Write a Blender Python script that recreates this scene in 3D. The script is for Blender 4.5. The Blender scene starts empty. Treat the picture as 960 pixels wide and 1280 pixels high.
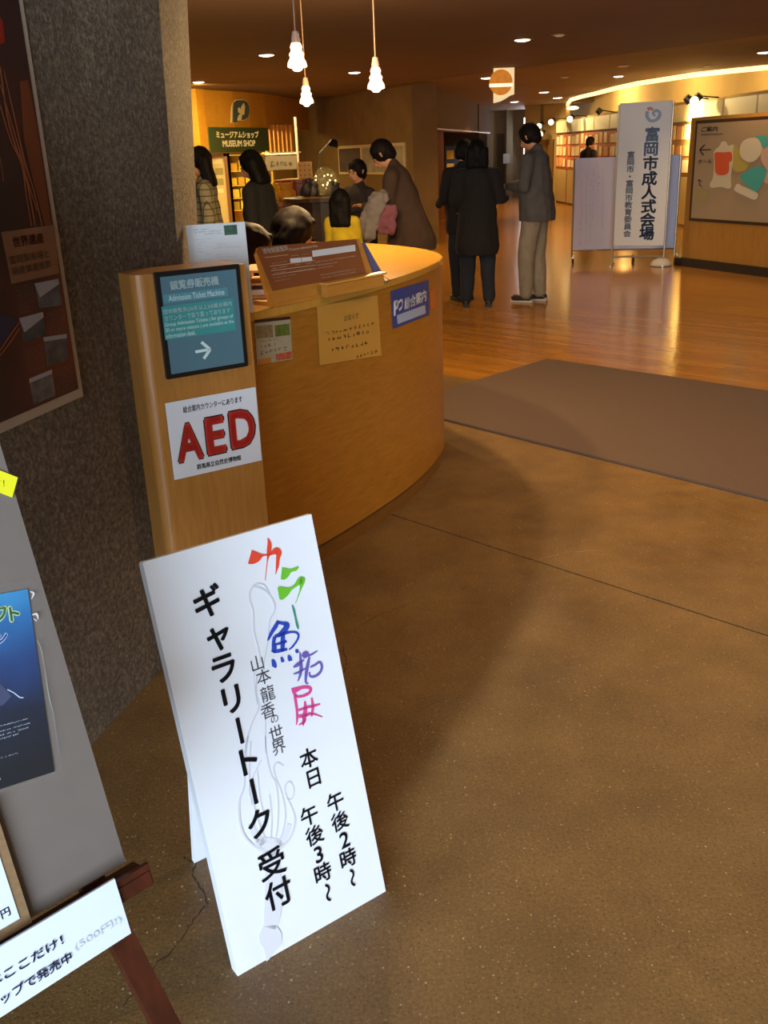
import bpy, bmesh, math, random
from mathutils import Vector, Matrix, noise

# ============ camera, world, lights, exposure ============
SC = bpy.context.scene
COL = SC.collection
F = 1190.0; HZ = 190.0; CH = 1.48; ROLL = math.atan(.041)
PHI = math.atan((640 - HZ) / F)
cam_d = bpy.data.cameras.new('camera'); cam = bpy.data.objects.new('camera', cam_d); COL.objects.link(cam)
cam_d.sensor_fit = 'VERTICAL'; cam_d.sensor_height = 32.0; cam_d.lens = F / 1280 * 32.0
cam_d.clip_start = .02; cam_d.clip_end = 200
R0 = Matrix.Rotation(math.pi / 2 - PHI, 4, 'X')
cam.matrix_world = Matrix.Translation((0, 0, CH)) @ R0 @ Matrix.Rotation(-ROLL, 4, 'Z')
SC.camera = cam
SC.view_settings.view_transform = 'Standard'
SC.view_settings.look = 'None'
SC.view_settings.gamma = 1.0
SC.view_settings.use_curve_mapping = False
SC.view_settings.exposure = 0.6
W = bpy.data.worlds.new('world'); SC.world = W; W.use_nodes = True
W.node_tree.nodes['Background'].inputs[0].default_value = (1.0, .80, .58, 1)
W.node_tree.nodes['Background'].inputs[1].default_value = .05

def light(name, kind, loc, energy, color, size=.05, aim=None, spot=None, size_y=None, blend=.6):
    d = bpy.data.lights.new(name, kind); d.energy = energy; d.color = color
    if kind == 'AREA':
        d.shape = 'RECTANGLE'; d.size = size; d.size_y = size_y or size
    else:
        d.shadow_soft_size = size
    if kind == 'SPOT':
        d.spot_size = math.radians(spot or 100); d.spot_blend = blend
    o = bpy.data.objects.new(name, d); COL.objects.link(o); o.location = loc
    if aim is not None:
        o.rotation_euler = (Vector(aim) - Vector(loc)).to_track_quat('-Z', 'Y').to_euler()
    return o
WARM = (1.0, .62, .26); AMB = (1.0, .70, .36); COOL = (.68, .83, 1.0)
# daylight through the entrance window behind the camera
light('entrance_daylight', 'AREA', (-1.2, -3.9, 1.5), 450, COOL, 3.5, aim=(-1.2 + .2, -3.9 + .98, 1.42), size_y=1.9)
light('lobby_fill', 'AREA', (1.2, -1.6, 2.38), 22, (1, .80, .58), 3.0, aim=(1.2, -1.6, 0), size_y=2.5)  # unseen warm area light added to raise the ambient level
# warm lobby downlights (real fittings are built in the ceiling section)
for (x, y, e) in [(1.3, 2.7, 60), (1.9, 4.3, 95), (-1.06, 9.6, 60), (1.6, 7.6, 60), (1.7, 10.8, 60), (4.4, 7.5, 60),
                  (-.2, 13.3, 80), (-2.2, 12.5, 80), (2.2, 15.5, 110), (4.2, 11.0, 60), (3.3, 18.5, 120), (3.0, 23.5, 140), (4.2, 26.5, 120)]:
    light('downlight_beam', 'SPOT', (x, y, 2.41), e, WARM, .06, aim=(x, y, 0), spot=125, blend=.8)
# warm ceiling wash from the museum shop interior
light('shop_lamp', 'AREA', (-2.6, 13.9, 2.2), 60, (1, .72, .25), 2.2, aim=(-2.5, 14.6, 0), size_y=1.0)

# ============ pixel helpers (a ray through a photo pixel, met with a real plane) ============
def rayv(x, y):
    a = (x - 480) / F; b = -(y - 640) / F
    c, s = math.cos(ROLL), math.sin(ROLL)
    u = a * c + b * s; v = -a * s + b * c
    return Vector((u, math.cos(PHI) + v * math.sin(PHI), -math.sin(PHI) + v * math.cos(PHI)))
EYE = Vector((0, 0, CH))
def at_z(x, y, z=0.0):
    d = rayv(x, y); return EYE + d * ((z - CH) / d.z)
def at_Y(x, y, Y):
    d = rayv(x, y); return EYE + d * (Y / d.y)

class Panel:
    """a real flat face: origin, unit right, unit up, normal"""
    def __init__(s, O, U, V):
        s.O = Vector(O); s.U = Vector(U).normalized(); s.V = Vector(V).normalized(); s.N = s.U.cross(s.V).normalized()
    def hit(s, x, y):
        d = rayv(x, y); t = (s.O - EYE).dot(s.N) / d.dot(s.N); return EYE + d * t
    def uv(s, x, y):
        h = s.hit(x, y) - s.O; return h.dot(s.U), h.dot(s.V)
    def at(s, u, v, d=0.0):
        return s.O + s.U * u + s.V * v + s.N * d
    def off(s, d):
        return Panel(s.O + s.N * d, s.U, s.V)

# ============ materials ============
def lin(c):
    c = c / 255.0
    return c / 12.92 if c <= .04045 else ((c + .055) / 1.055) ** 2.4
def rgb(h):
    return (lin(int(h[0:2], 16)), lin(int(h[2:4], 16)), lin(int(h[4:6], 16)), 1)
MATS = {}
def mat(name, h, rough=.6, metal=0, var=0, vs=8.0, bump=0, bs=60.0, emit=0, alpha=1, spec=.5, stretch=None, h2=None, detail=4.0):
    if name in MATS: return MATS[name]
    m = bpy.data.materials.new(name); m.use_nodes = True; nt = m.node_tree; b = nt.nodes['Principled BSDF']
    c = rgb(h); b.inputs['Base Color'].default_value = c; b.inputs['Roughness'].default_value = rough
    b.inputs['Metallic'].default_value = metal; b.inputs['Alpha'].default_value = alpha
    b.inputs['Specular IOR Level'].default_value = spec
    if emit:
        b.inputs['Emission Color'].default_value = c; b.inputs['Emission Strength'].default_value = emit
    if var or bump or h2:
        tc = nt.nodes.new('ShaderNodeTexCoord'); mp = nt.nodes.new('ShaderNodeMapping')
        nt.links.new(tc.outputs['Object'], mp.inputs[0])
        if stretch: mp.inputs['Scale'].default_value = stretch
    if var or h2:
        n = nt.nodes.new('ShaderNodeTexNoise'); n.inputs['Scale'].default_value = vs; n.inputs['Detail'].default_value = detail
        nt.links.new(mp.outputs[0], n.inputs['Vector'])
        r = nt.nodes.new('ShaderNodeValToRGB'); e = r.color_ramp.elements
        e[0].position = .3; e[1].position = .7
        c2 = rgb(h2) if h2 else None
        e[0].color = c2 if c2 else tuple(v * (1 - var) for v in c[:3]) + (1,)
        e[1].color = c if c2 else tuple(min(1, v * (1 + var)) for v in c[:3]) + (1,)
        nt.links.new(n.outputs['Fac'], r.inputs[0]); nt.links.new(r.outputs[0], b.inputs['Base Color'])
    if bump:
        n2 = nt.nodes.new('ShaderNodeTexNoise'); n2.inputs['Scale'].default_value = bs; n2.inputs['Detail'].default_value = 3
        nt.links.new(mp.outputs[0], n2.inputs['Vector'])
        bn = nt.nodes.new('ShaderNodeBump'); bn.inputs['Strength'].default_value = bump; bn.inputs['Distance'].default_value = .01
        nt.links.new(n2.outputs['Fac'], bn.inputs['Height']); nt.links.new(bn.outputs[0], b.inputs['Normal'])
    MATS[name] = m; return m

def ramp(nt, src, stops):
    r = nt.nodes.new('ShaderNodeValToRGB'); el = r.color_ramp.elements
    while len(el) > 1: el.remove(el[-1])
    el[0].position = stops[0][0]; el[0].color = stops[0][1]
    for p, c in stops[1:]:
        e = el.new(p); e.color = c
    nt.links.new(src, r.inputs[0]); return r
def mixc(nt, fac, a, b, mode='MIX'):
    m = nt.nodes.new('ShaderNodeMix'); m.data_type = 'RGBA'; m.blend_type = mode
    if isinstance(fac, float): m.inputs[0].default_value = fac
    else: nt.links.new(fac, m.inputs[0])
    for k, v in ((6, a), (7, b)):
        if isinstance(v, tuple): m.inputs[k].default_value = v
        else: nt.links.new(v, m.inputs[k])
    return m.outputs[2]
def newmat(name):
    m = bpy.data.materials.new(name); m.use_nodes = True; nt = m.node_tree
    tc = nt.nodes.new('ShaderNodeTexCoord')
    return m, nt, nt.nodes['Principled BSDF'], tc
def noisen(nt, vec, sc, det=4, rough=.5):
    n = nt.nodes.new('ShaderNodeTexNoise'); n.inputs['Scale'].default_value = sc; n.inputs['Detail'].default_value = det
    n.inputs['Roughness'].default_value = rough
    nt.links.new(vec, n.inputs['Vector']); return n.outputs['Fac']

def concrete_mat():
    m, nt, b, tc = newmat('ground_concrete'); v = tc.outputs['Object']
    big = ramp(nt, noisen(nt, v, 2.6, 6, .65), [(.3, rgb('5c4426')), (.7, rgb('7b5f36'))]).outputs[0]
    mid = ramp(nt, noisen(nt, v, 130, 5, .8), [(.36, (.62, .60, .58, 1)), (.64, (1.28, 1.25, 1.2, 1))]).outputs[0]
    c = mixc(nt, 1.0, big, mid, 'MULTIPLY')
    for sc, th, col, f in ((95, .18, rgb('9a8258'), .6), (62, .10, rgb('bfae86'), .8), (120, .2, rgb('2e2416'), .6), (170, .2, rgb('8d7448'), .6)):
        vo = nt.nodes.new('ShaderNodeTexVoronoi'); vo.inputs['Scale'].default_value = sc
        mp = nt.nodes.new('ShaderNodeMapping'); mp.inputs['Location'].default_value = (sc * .37, sc * .11, 0)
        mp.inputs['Scale'].default_value = (1, 1, .001)
        nt.links.new(v, mp.inputs[0]); nt.links.new(mp.outputs[0], vo.inputs['Vector'])
        sel = nt.nodes.new('ShaderNodeSeparateColor'); nt.links.new(vo.outputs['Color'], sel.inputs[0])
        thn = nt.nodes.new('ShaderNodeMath'); thn.operation = 'MULTIPLY'; nt.links.new(sel.outputs[0], thn.inputs[0]); thn.inputs[1].default_value = th * 3.2
        sub = nt.nodes.new('ShaderNodeMath'); sub.operation = 'LESS_THAN'
        nt.links.new(vo.outputs['Distance'], sub.inputs[0]); 
        s2 = nt.nodes.new('ShaderNodeMath'); s2.operation = 'SUBTRACT'; nt.links.new(thn.outputs[0], s2.inputs[0]); s2.inputs[1].default_value = th * 1.7
        nt.links.new(s2.outputs[0], sub.inputs[1])
        k = nt.nodes.new('ShaderNodeMath'); k.operation = 'MULTIPLY'; nt.links.new(sub.outputs[0], k.inputs[0]); k.inputs[1].default_value = f
        c = mixc(nt, k.outputs[0], c, col)
    nt.links.new(c, b.inputs['Base Color'])
    rr = ramp(nt, noisen(nt, v, 5, 3), [(.3, (.42, .42, .42, 1)), (.7, (.6, .6, .6, 1))]); nt.links.new(rr.outputs[0], b.inputs['Roughness'])
    bn = nt.nodes.new('ShaderNodeBump'); bn.inputs['Strength'].default_value = .25; bn.inputs['Distance'].default_value = .004
    nt.links.new(noisen(nt, v, 160, 3), bn.inputs['Height']); nt.links.new(bn.outputs[0], b.inputs['Normal'])
    return m
def rough_wall_mat(name, ca, cb, cc, sc=70):
    m, nt, b, tc = newmat(name); v = tc.outputs['Object']
    a = ramp(nt, noisen(nt, v, sc, 6, .75), [(.32, rgb(ca)), (.5, rgb(cb)), (.68, rgb(cc))]).outputs[0]
    l = ramp(nt, noisen(nt, v, 2.2, 3), [(.3, (.82, .82, .84, 1)), (.7, (1.12, 1.1, 1.06, 1))]).outputs[0]
    nt.links.new(mixc(nt, 1.0, a, l, 'MULTIPLY'), b.inputs['Base Color']); b.inputs['Roughness'].default_value = .9
    bn = nt.nodes.new('ShaderNodeBump'); bn.inputs['Strength'].default_value = .9; bn.inputs['Distance'].default_value = .012
    nt.links.new(noisen(nt, v, sc * 1.3, 5, .7), bn.inputs['Height']); nt.links.new(bn.outputs[0], b.inputs['Normal'])
    return m
def wood_mat(name, ca, cb, rough=.4, scale=(14, 14, 1.2), grain=5.0, coat=0.0):
    m, nt, b, tc = newmat(name)
    mp = nt.nodes.new('ShaderNodeMapping'); mp.inputs['Scale'].default_value = scale; nt.links.new(tc.outputs['Object'], mp.inputs[0])
    f = noisen(nt, mp.outputs[0], grain, 6, .65)
    c = ramp(nt, f, [(.3, rgb(ca)), (.7, rgb(cb))]).outputs[0]
    nt.links.new(c, b.inputs['Base Color']); b.inputs['Roughness'].default_value = rough
    if coat: b.inputs['Coat Weight'].default_value = coat; b.inputs['Coat Roughness'].default_value = .15
    return m
BD = Vector((.693, -.721, 0))      # direction of floor joint, mat and board run
def woodfloor_mat():
    m, nt, b, tc = newmat('ground_wood_boards')
    mp = nt.nodes.new('ShaderNodeMapping'); mp.inputs['Rotation'].default_value = (0, 0, math.atan2(.721, .693)); nt.links.new(tc.outputs['Object'], mp.inputs[0])
    br = nt.nodes.new('ShaderNodeTexBrick'); nt.links.new(mp.outputs[0], br.inputs['Vector'])
    br.inputs['Scale'].default_value = 1; br.inputs['Brick Width'].default_value = 1.2; br.inputs['Row Height'].default_value = .075
    br.inputs['Mortar Size'].default_value = .0012; br.inputs['Mortar Smooth'].default_value = .1; br.inputs['Bias'].default_value = 0
    br.inputs['Color1'].default_value = rgb('a06c24'); br.inputs['Color2'].default_value = rgb('b47e32'); br.inputs['Mortar'].default_value = rgb('5e3912')
    mp2 = nt.nodes.new('ShaderNodeMapping'); mp2.inputs['Scale'].default_value = (1.2, 16, 1); nt.links.new(mp.outputs[0], mp2.inputs[0])
    g = ramp(nt, noisen(nt, mp2.outputs[0], 4, 5, .6), [(.3, (.75, .72, .68, 1)), (.7, (1.15, 1.12, 1.08, 1))]).outputs[0]
    nt.links.new(mixc(nt, 1.0, br.outputs[0], g, 'MULTIPLY'), b.inputs['Base Color'])
    b.inputs['Roughness'].default_value = .17
    b.inputs['Specular IOR Level'].default_value = .7
    bn = nt.nodes.new('ShaderNodeBump'); bn.inputs['Strength'].default_value = .12; bn.inputs['Distance'].default_value = .004
    nt.links.new(noisen(nt, mp.outputs[0], 3.5, 2), bn.inputs['Height']); nt.links.new(bn.outputs[0], b.inputs['Normal'])
    return m
M_CONC = concrete_mat(); M_WALL = rough_wall_mat('wall_aggregate', '463a2c', '6b5c49', '9a876c')
M_FWOOD = woodfloor_mat()
M_BROWNWALL = mat('wall_brown_plaster', '6b5333', .9, var=.12, vs=3, bump=.3, bs=90)
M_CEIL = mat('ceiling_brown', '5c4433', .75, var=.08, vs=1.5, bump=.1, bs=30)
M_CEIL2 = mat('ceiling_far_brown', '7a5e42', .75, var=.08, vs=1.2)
M_YWALL = mat('wall_ochre', 'b8975a', .85, var=.06, vs=2)
M_GREYWALL = mat('wall_grey', '8b8070', .85, var=.08, vs=2)
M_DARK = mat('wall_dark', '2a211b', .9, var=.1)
M_COUNTER = wood_mat('counter_maple', '95611a', 'ae7526', .34, scale=(5, 5, 40), grain=2.0, coat=.25)
M_COUNTERTOP = wood_mat('counter_top_maple', 'bd8a34', 'cc9a42', .2, scale=(20, 3, 3), grain=3, coat=.4)
M_PLINTH = wood_mat('plinth_wood', '6b4518', '7d5420', .5, scale=(5, 5, 40), grain=2)
M_POST = wood_mat('post_maple', '99652c', 'ae7636', .38, scale=(30, 30, 3), grain=2.5, coat=.2)
M_DKWOOD = wood_mat('easel_dark_wood', '35170c', '4a2214', .35, scale=(12, 12, 3), grain=3)
M_SIGNWOOD = wood_mat('sign_wood_brown', '7a3f18', '93521f', .4, scale=(3, 3, 20), grain=2)
M_SIGNWOOD2 = wood_mat('sign_wood_light', 'b87a2c', 'c98c3a', .4, scale=(3, 3, 20), grain=2)
M_MAT = mat('mat_pile', '5b483d', .95, var=.16, vs=260, bump=.6, bs=320)
M_WHITE = mat('white_board', 'e4e7ec', .55, var=.015, vs=3)
M_PAPER = mat('white_paper', 'dcdcda', .7)
M_BLACK = mat('black_print', '15141a', .6)
M_BLACKPL = mat('black_plastic', '141312', .3)
M_NAVY = mat('navy_print', '1d2c4e', .6)

# ============ mesh builder ============
def tag(o, label=None, cat=None, group=None, kind=None):
    if label: o['label'] = label
    if cat: o['category'] = cat
    if group: o['group'] = group
    if kind: o['kind'] = kind
    return o
def thing(name, loc, label, cat, group=None, rz=0):
    o = bpy.data.objects.new(name, None); COL.objects.link(o); o.location = loc; o.rotation_euler = (0, 0, rz)
    o.empty_display_size = .1
    return tag(o, label, cat, group)
def wmat(o):
    m = Matrix.Translation(o.location) @ o.rotation_euler.to_matrix().to_4x4()
    return (wmat(o.parent) @ m) if o.parent else m
def link(name, me, m, parent=None, smooth=False):
    if m is not None:
        me.materials.clear(); me.materials.append(m)
    if smooth:
        me.polygons.foreach_set('use_smooth', [True] * len(me.polygons))
    o = bpy.data.objects.new(name, me); COL.objects.link(o)
    if parent: o.parent = parent
    return o
class MB:
    def __init__(s): s.v = []; s.f = []
    def add(s, vs, fs):
        n = len(s.v); s.v += [Vector(v) for v in vs]; s.f += [tuple(i + n for i in f) for f in fs]; return s
    def box(s, x0, x1, y0, y1, z0, z1):
        return s.add([(x0, y0, z0), (x1, y0, z0), (x1, y1, z0), (x0, y1, z0), (x0, y0, z1), (x1, y0, z1), (x1, y1, z1), (x0, y1, z1)],
                     [(3, 2, 1, 0), (4, 5, 6, 7), (0, 1, 5, 4), (1, 2, 6, 5), (2, 3, 7, 6), (3, 0, 4, 7)])
    def pbox(s, P, u0, u1, v0, v1, d0, d1):
        a = P.at
        return s.add([a(u0, v0, d0), a(u1, v0, d0), a(u1, v1, d0), a(u0, v1, d0), a(u0, v0, d1), a(u1, v0, d1), a(u1, v1, d1), a(u0, v1, d1)],
                     [(3, 2, 1, 0), (4, 5, 6, 7), (0, 1, 5, 4), (1, 2, 6, 5), (2, 3, 7, 6), (3, 0, 4, 7)])
    def prism(s, pts, z0, z1):
        n = len(pts); ar = sum(pts[i][0] * pts[(i + 1) % n][1] - pts[(i + 1) % n][0] * pts[i][1] for i in range(n))
        if ar < 0: pts = pts[::-1]
        vs = [(p[0], p[1], z0) for p in pts] + [(p[0], p[1], z1) for p in pts]
        return s.add(vs, [tuple(range(n - 1, -1, -1)), tuple(range(n, 2 * n))] + [(i, (i + 1) % n, n + (i + 1) % n, n + i) for i in range(n)])
    def pprism(s, P, pts, d0, d1):
        """polygon in a panel's uv, extruded along its normal"""
        n = len(pts); ar = sum(pts[i][0] * pts[(i + 1) % n][1] - pts[(i + 1) % n][0] * pts[i][1] for i in range(n))
        if ar < 0: pts = pts[::-1]
        vs = [P.at(p[0], p[1], d0) for p in pts] + [P.at(p[0], p[1], d1) for p in pts]
        return s.add(vs, [tuple(range(n - 1, -1, -1)), tuple(range(n, 2 * n))] + [(i, (i + 1) % n, n + (i + 1) % n, n + i) for i in range(n)])
    def tube(s, pts, r, n=8, closed_ends=True):
        pts = [Vector(p) for p in pts]; rs = r if isinstance(r, (list, tuple)) else [r] * len(pts)
        vs = []; prev = None
        for i, p in enumerate(pts):
            t = (pts[min(i + 1, len(pts) - 1)] - pts[max(i - 1, 0)]).normalized()
            if prev is None:
                up = Vector((0, 0, 1)) if abs(t.z) < .9 else Vector((1, 0, 0)); a = t.cross(up).normalized()
            else:
                a = (prev - t * prev.dot(t)).normalized()
            prev = a; b = t.cross(a)
            vs += [p + (a * math.cos(2 * math.pi * k / n) + b * math.sin(2 * math.pi * k / n)) * rs[i] for k in range(n)]
        fs = [(i * n + k, i * n + (k + 1) % n, (i + 1) * n + (k + 1) % n, (i + 1) * n + k) for i in range(len(pts) - 1) for k in range(n)]
        if closed_ends: fs += [tuple(range(n - 1, -1, -1)), tuple(range((len(pts) - 1) * n, len(pts) * n))]
        return s.add(vs, fs)
    def lathe(s, c, prof, n=20, axis=Vector((0, 0, 1))):
        """prof: (radius, height along axis)"""
        c = Vector(c); t = Vector(axis).normalized(); up = Vector((0, 0, 1)) if abs(t.z) < .9 else Vector((1, 0, 0)); a = t.cross(up).normalized(); b = t.cross(a)
        vs = [c + t * h + (a * math.cos(2 * math.pi * k / n) + b * math.sin(2 * math.pi * k / n)) * max(r, 1e-4) for r, h in prof for k in range(n)]
        fs = [(i * n + k, i * n + (k + 1) % n, (i + 1) * n + (k + 1) % n, (i + 1) * n + k) for i in range(len(prof) - 1) for k in range(n)]
        fs += [tuple(range(n - 1, -1, -1)), tuple(range((len(prof) - 1) * n, len(prof) * n))]
        return s.add(vs, fs)
    def ell(s, c, r, n=14, m=9, rot=None):
        c = Vector(c); vs = []
        for i in range(m + 1):
            th = math.pi * i / m
            for k in range(n):
                ph = 2 * math.pi * k / n
                p = Vector((r[0] * math.sin(th) * math.cos(ph), r[1] * math.sin(th) * math.sin(ph), r[2] * math.cos(th)))
                if rot: p = rot @ p
                vs.append(c + p)
        fs = [(i * n + k, (i + 1) * n + k, (i + 1) * n + (k + 1) % n, i * n + (k + 1) % n) for i in range(m) for k in range(n)]
        return s.add(vs, fs)
    def build(s, name, m, parent=None, smooth=False, bevel=0, local=False, label=None):
        vs = s.v
        if parent is not None and not local:
            inv = wmat(parent).inverted(); vs = [inv @ v for v in vs]; base = None
        elif parent is None:
            n = max(1, len(vs)); base = Vector((sum(v.x for v in vs) / n, sum(v.y for v in vs) / n, min(v.z for v in vs))); vs = [v - base for v in vs]
        else: base = None
        me = bpy.data.meshes.new(name); me.from_pydata([tuple(v) for v in vs], [], s.f); me.update()
        if bevel:
            bm = bmesh.new(); bm.from_mesh(me); bmesh.ops.remove_doubles(bm, verts=bm.verts, dist=1e-6)
            bmesh.ops.bevel(bm, geom=[e for e in bm.edges if len(e.link_faces) == 2 and e.calc_face_angle(0) > .6], offset=bevel, segments=2, affect='EDGES', clamp_overlap=True)
            bm.to_mesh(me); bm.free()
        o = link(name, me, m, parent, smooth)
        if base is not None: o.location = base
        if label: o['label'] = label
        return o

# ============ lettering ============
TC = {}
def tmesh(s, bold=0.0):
    k = (s, bold)
    if k not in TC:
        c = bpy.data.curves.new('lettering', 'FONT'); c.body = s; c.resolution_u = 3
        o = bpy.data.objects.new('lettering', c); COL.objects.link(o)
        me = bpy.data.meshes.new_from_object(o.evaluated_get(bpy.context.evaluated_depsgraph_get()))
        vs = [v.co.copy() for v in me.vertices]; fs = [tuple(p.vertices) for p in me.polygons]
        bpy.data.objects.remove(o); bpy.data.curves.remove(c); bpy.data.meshes.remove(me)
        if bold > 0:      # embolden with shifted copies
            n = len(vs); v0, f0 = vs, fs; vs = []; fs = []
            for k in range(6):
                a = k * math.pi / 3; d = Vector((math.cos(a) * bold, math.sin(a) * bold, 0))
                vs += [v + d for v in v0]; fs += [tuple(i + n * k for i in f) for f in f0]
        TC[k] = (vs, fs)
    return TC[k]
def text_uv(mb, s, P, u0, u1, v0, v1, d=.001, bold=0.0, fit=True):
    vs, fs = tmesh(s, bold)
    if not vs: return
    x0 = min(v.x for v in vs); x1 = max(v.x for v in vs); y0 = min(v.y for v in vs); y1 = max(v.y for v in vs)
    sx = (u1 - u0) / (x1 - x0); sy = (v1 - v0) / max(1e-6, (y1 - y0))
    mb.add([P.at(u0 + (v.x - x0) * sx, v0 + (v.y - y0) * sy, d) for v in vs], fs)
def text(s, P, L, Rr, h, m, parent, d=.001, bold=0.0, name='lettering', mb=None):
    """text between the photo points L and Rr (mid height), h photo pixels tall"""
    uL, vL = P.uv(*L); uR, vR = P.uv(*Rr)
    mx, my = (L[0] + Rr[0]) / 2, (L[1] + Rr[1]) / 2
    va = P.uv(mx, my - h / 2)[1]; vb = P.uv(mx, my + h / 2)[1]
    own = mb is None; mb = mb or MB()
    text_uv(mb, s, P, uL, uR, vb, va, d, bold)
    return mb.build(name, m, parent) if own else None
def char(mb, ch, P, px, py, em, d=.001, bold=0.0, rot=0.0, sy=1.0):
    """one glyph in its em box centred on a photo point"""
    vs, fs = tmesh(ch, bold); u, v = P.uv(px, py); c, s_ = math.cos(rot), math.sin(rot)
    w = 1.0 if ord(ch) > 0x2000 else .6
    cx = w / 2; cy = .36
    if ch in 'ャュョ': cx = .5; cy = .33
    if ord(ch) < 0x2000 or ch in 'ー〜・':
        cx = (min(a.x for a in vs) + max(a.x for a in vs)) / 2; cy = (min(a.y for a in vs) + max(a.y for a in vs)) / 2
    q = []
    for a in vs:
        x = a.x - cx; y = (a.y - cy); x, y = x * c - y * s_, x * s_ + y * c
        q.append(P.at(u + x * em, v + y * em * sy, d))
    mb.add(q, fs)
def ribbon(mb, P, pts, d=.001, conv=None):
    """a brush stroke: photo points with widths, laid on the panel"""
    q = [(conv(p[0], p[1]) if conv else (p[0], p[1])) + (p[2],) for p in pts]
    k = conv(1, 0)[0] - conv(0, 0)[0] if conv else 1
    out = []
    # smooth by catmull rom
    for i in range(len(q) - 1):
        p0 = q[max(i - 1, 0)]; p1 = q[i]; p2 = q[i + 1]; p3 = q[min(i + 2, len(q) - 1)]
        for t in ((0, .25, .5, .75) if i < len(q) - 2 else (0, .25, .5, .75, 1)):
            out.append(tuple(.5 * ((2 * p1[j]) + (-p0[j] + p2[j]) * t + (2 * p0[j] - 5 * p1[j] + 4 * p2[j] - p3[j]) * t * t + (-p0[j] + 3 * p1[j] - 3 * p2[j] + p3[j]) * t ** 3) for j in range(3)))
    vs = []
    for i, p in enumerate(out):
        a = out[max(i - 1, 0)]; b = out[min(i + 1, len(out) - 1)]; dx, dy = b[0] - a[0], b[1] - a[1]; l = math.hypot(dx, dy) or 1
        w = max(.2, p[2]) * k / 2; nx, ny = -dy / l * w, dx / l * w
        for sg in (1, -1):
            u, v = P.uv(p[0] + nx * sg, p[1] + ny * sg); vs.append(P.at(u, v, d))
    mb.add(vs, [(2 * i, 2 * i + 1, 2 * i + 3, 2 * i + 2) for i in range(len(out) - 1)])
def scribble(rnd):
    out = []
    for k in range(rnd.choice((2, 3, 3, 4))):
        if rnd.random() < .5:
            y = rnd.uniform(-.5, .36); xa = rnd.uniform(0, .3); out.append((xa, rnd.uniform(.65, 1), y, y + .15))
        else:
            x = rnd.uniform(0, .8); ya = rnd.uniform(-.5, -.1); out.append((x, x + .2, ya, rnd.uniform(.2, .5)))
    return out
def dashes(mb, P, L, Rr, h, seed=0, d=.001, n=None, gap=.3):
    """a row of print too small to read"""
    rnd = random.Random(seed); uL, vL = P.uv(*L); uR, vR = P.uv(*Rr)
    mx, my = (L[0] + Rr[0]) / 2, (L[1] + Rr[1]) / 2
    hv = abs(P.uv(mx, my - h / 2)[1] - P.uv(mx, my + h / 2)[1]); u = uL; s = 1 if uR > uL else -1
    v = (vL + vR) / 2
    while abs(u - uL) < abs(uR - uL) - hv * .5:
        w = hv * rnd.uniform(.5, .95); hh = hv * rnd.uniform(.7, 1) / 2
        if rnd.random() > .08:
            a, b = (u, u + w) if s > 0 else (u - w, u)
            for (xa, xb, ya, yb) in scribble(rnd):
                mb.add([P.at(a + w * xa, v + hh * 2 * ya, d), P.at(a + w * xb, v + hh * 2 * ya, d), P.at(a + w * xb, v + hh * 2 * yb, d), P.at(a + w * xa, v + hh * 2 * yb, d)], [(0, 1, 2, 3)])
        u += s * (w + hv * gap)
def quad_px(mb, P, pts, d=.001):
    mb.add([P.at(*P.uv(*p), d) for p in pts], [tuple(range(len(pts)))])
UP = Vector((0, 0, 1))
#@@END_HELPERS
# ============ floor, walls, ceiling ============
def solve_line(p, d, x):
    return p[1] + (x - p[0]) * d.y / d.x
J0 = (.08, 3.83); B0 = (.46, 6.60)
def on(p, t, off=0):
    n = Vector((-BD.y, BD.x, 0)); q = Vector((p[0], p[1], 0)) + BD * t + n * off; return (q.x, q.y)
floor = thing('floor', (0, 0, 0), None, None); floor['kind'] = 'structure'
MB().prism([on(J0, -9, -.004), on(J0, 10, -.004), on(J0, 10, -14), on(J0, -9, -14)], -.08, 0).build('floor_slab', M_CONC, floor)
wd = (Vector(B0 + (0,)) - Vector(J0 + (0,))).dot(Vector((-BD.y, BD.x, 0)))
MB().prism([on(J0, -9, .004), on(J0, 10, .004), on(J0, 10, wd), on(J0, -9, wd)], -.08, 0).build('floor_slab', M_CONC, floor)
MB().prism([on(J0, -9, -.01), on(J0, 10, -.01), on(J0, 10, .01), on(J0, -9, .01)], -.08, -.006).build('joint_filler', mat('joint_grey', '3b3020', .9), floor)
MB().prism([on(J0, -14, wd), on(J0, 16, wd), (16, 36), (-14, 36)], -.08, 0).build('wood_floor', M_FWOOD, floor)

def crack(pts, w, seed, hexc):
    rnd = random.Random(seed); mb = MB(); q = []
    for i in range(len(pts) - 1):
        a = at_z(*pts[i]); b = at_z(*pts[i + 1]); n = max(2, int((b - a).length / .008))
        for k in range(n):
            p = a.lerp(b, k / n); q.append(p + Vector((rnd.gauss(0, .0022), rnd.gauss(0, .0022), 0)))
    for i in range(len(q) - 1):
        t = (q[i + 1] - q[i]).normalized(); nn = Vector((-t.y, t.x, 0)) * w * rnd.uniform(.25, 1)
        z = Vector((0, 0, .0006)); mb.add([q[i] - nn + z, q[i + 1] - nn + z, q[i + 1] + nn + z, q[i] + nn + z], [(0, 1, 2, 3)])
    mb.build('floor_crack', mat('crack_' + hexc, hexc, .95), floor)
crack([(228, 1072), (245, 1078), (240, 1095), (256, 1118), (258, 1130), (244, 1146), (222, 1182), (196, 1206)], .0014, 1, '20180f')
crack([(428, 808), (434, 828), (428, 845), (413, 862), (410, 876)], .0016, 2, '33240f')
crack([(440, 790), (470, 770), (520, 752)], .0012, 12, '4d3a1e')
crack([(662, 702), (690, 695), (712, 690), (745, 688)], .0016, 3, 'a8977a')
crack([(196, 1206), (175, 1232), (150, 1262)], .001, 4, '2b2014')
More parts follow.
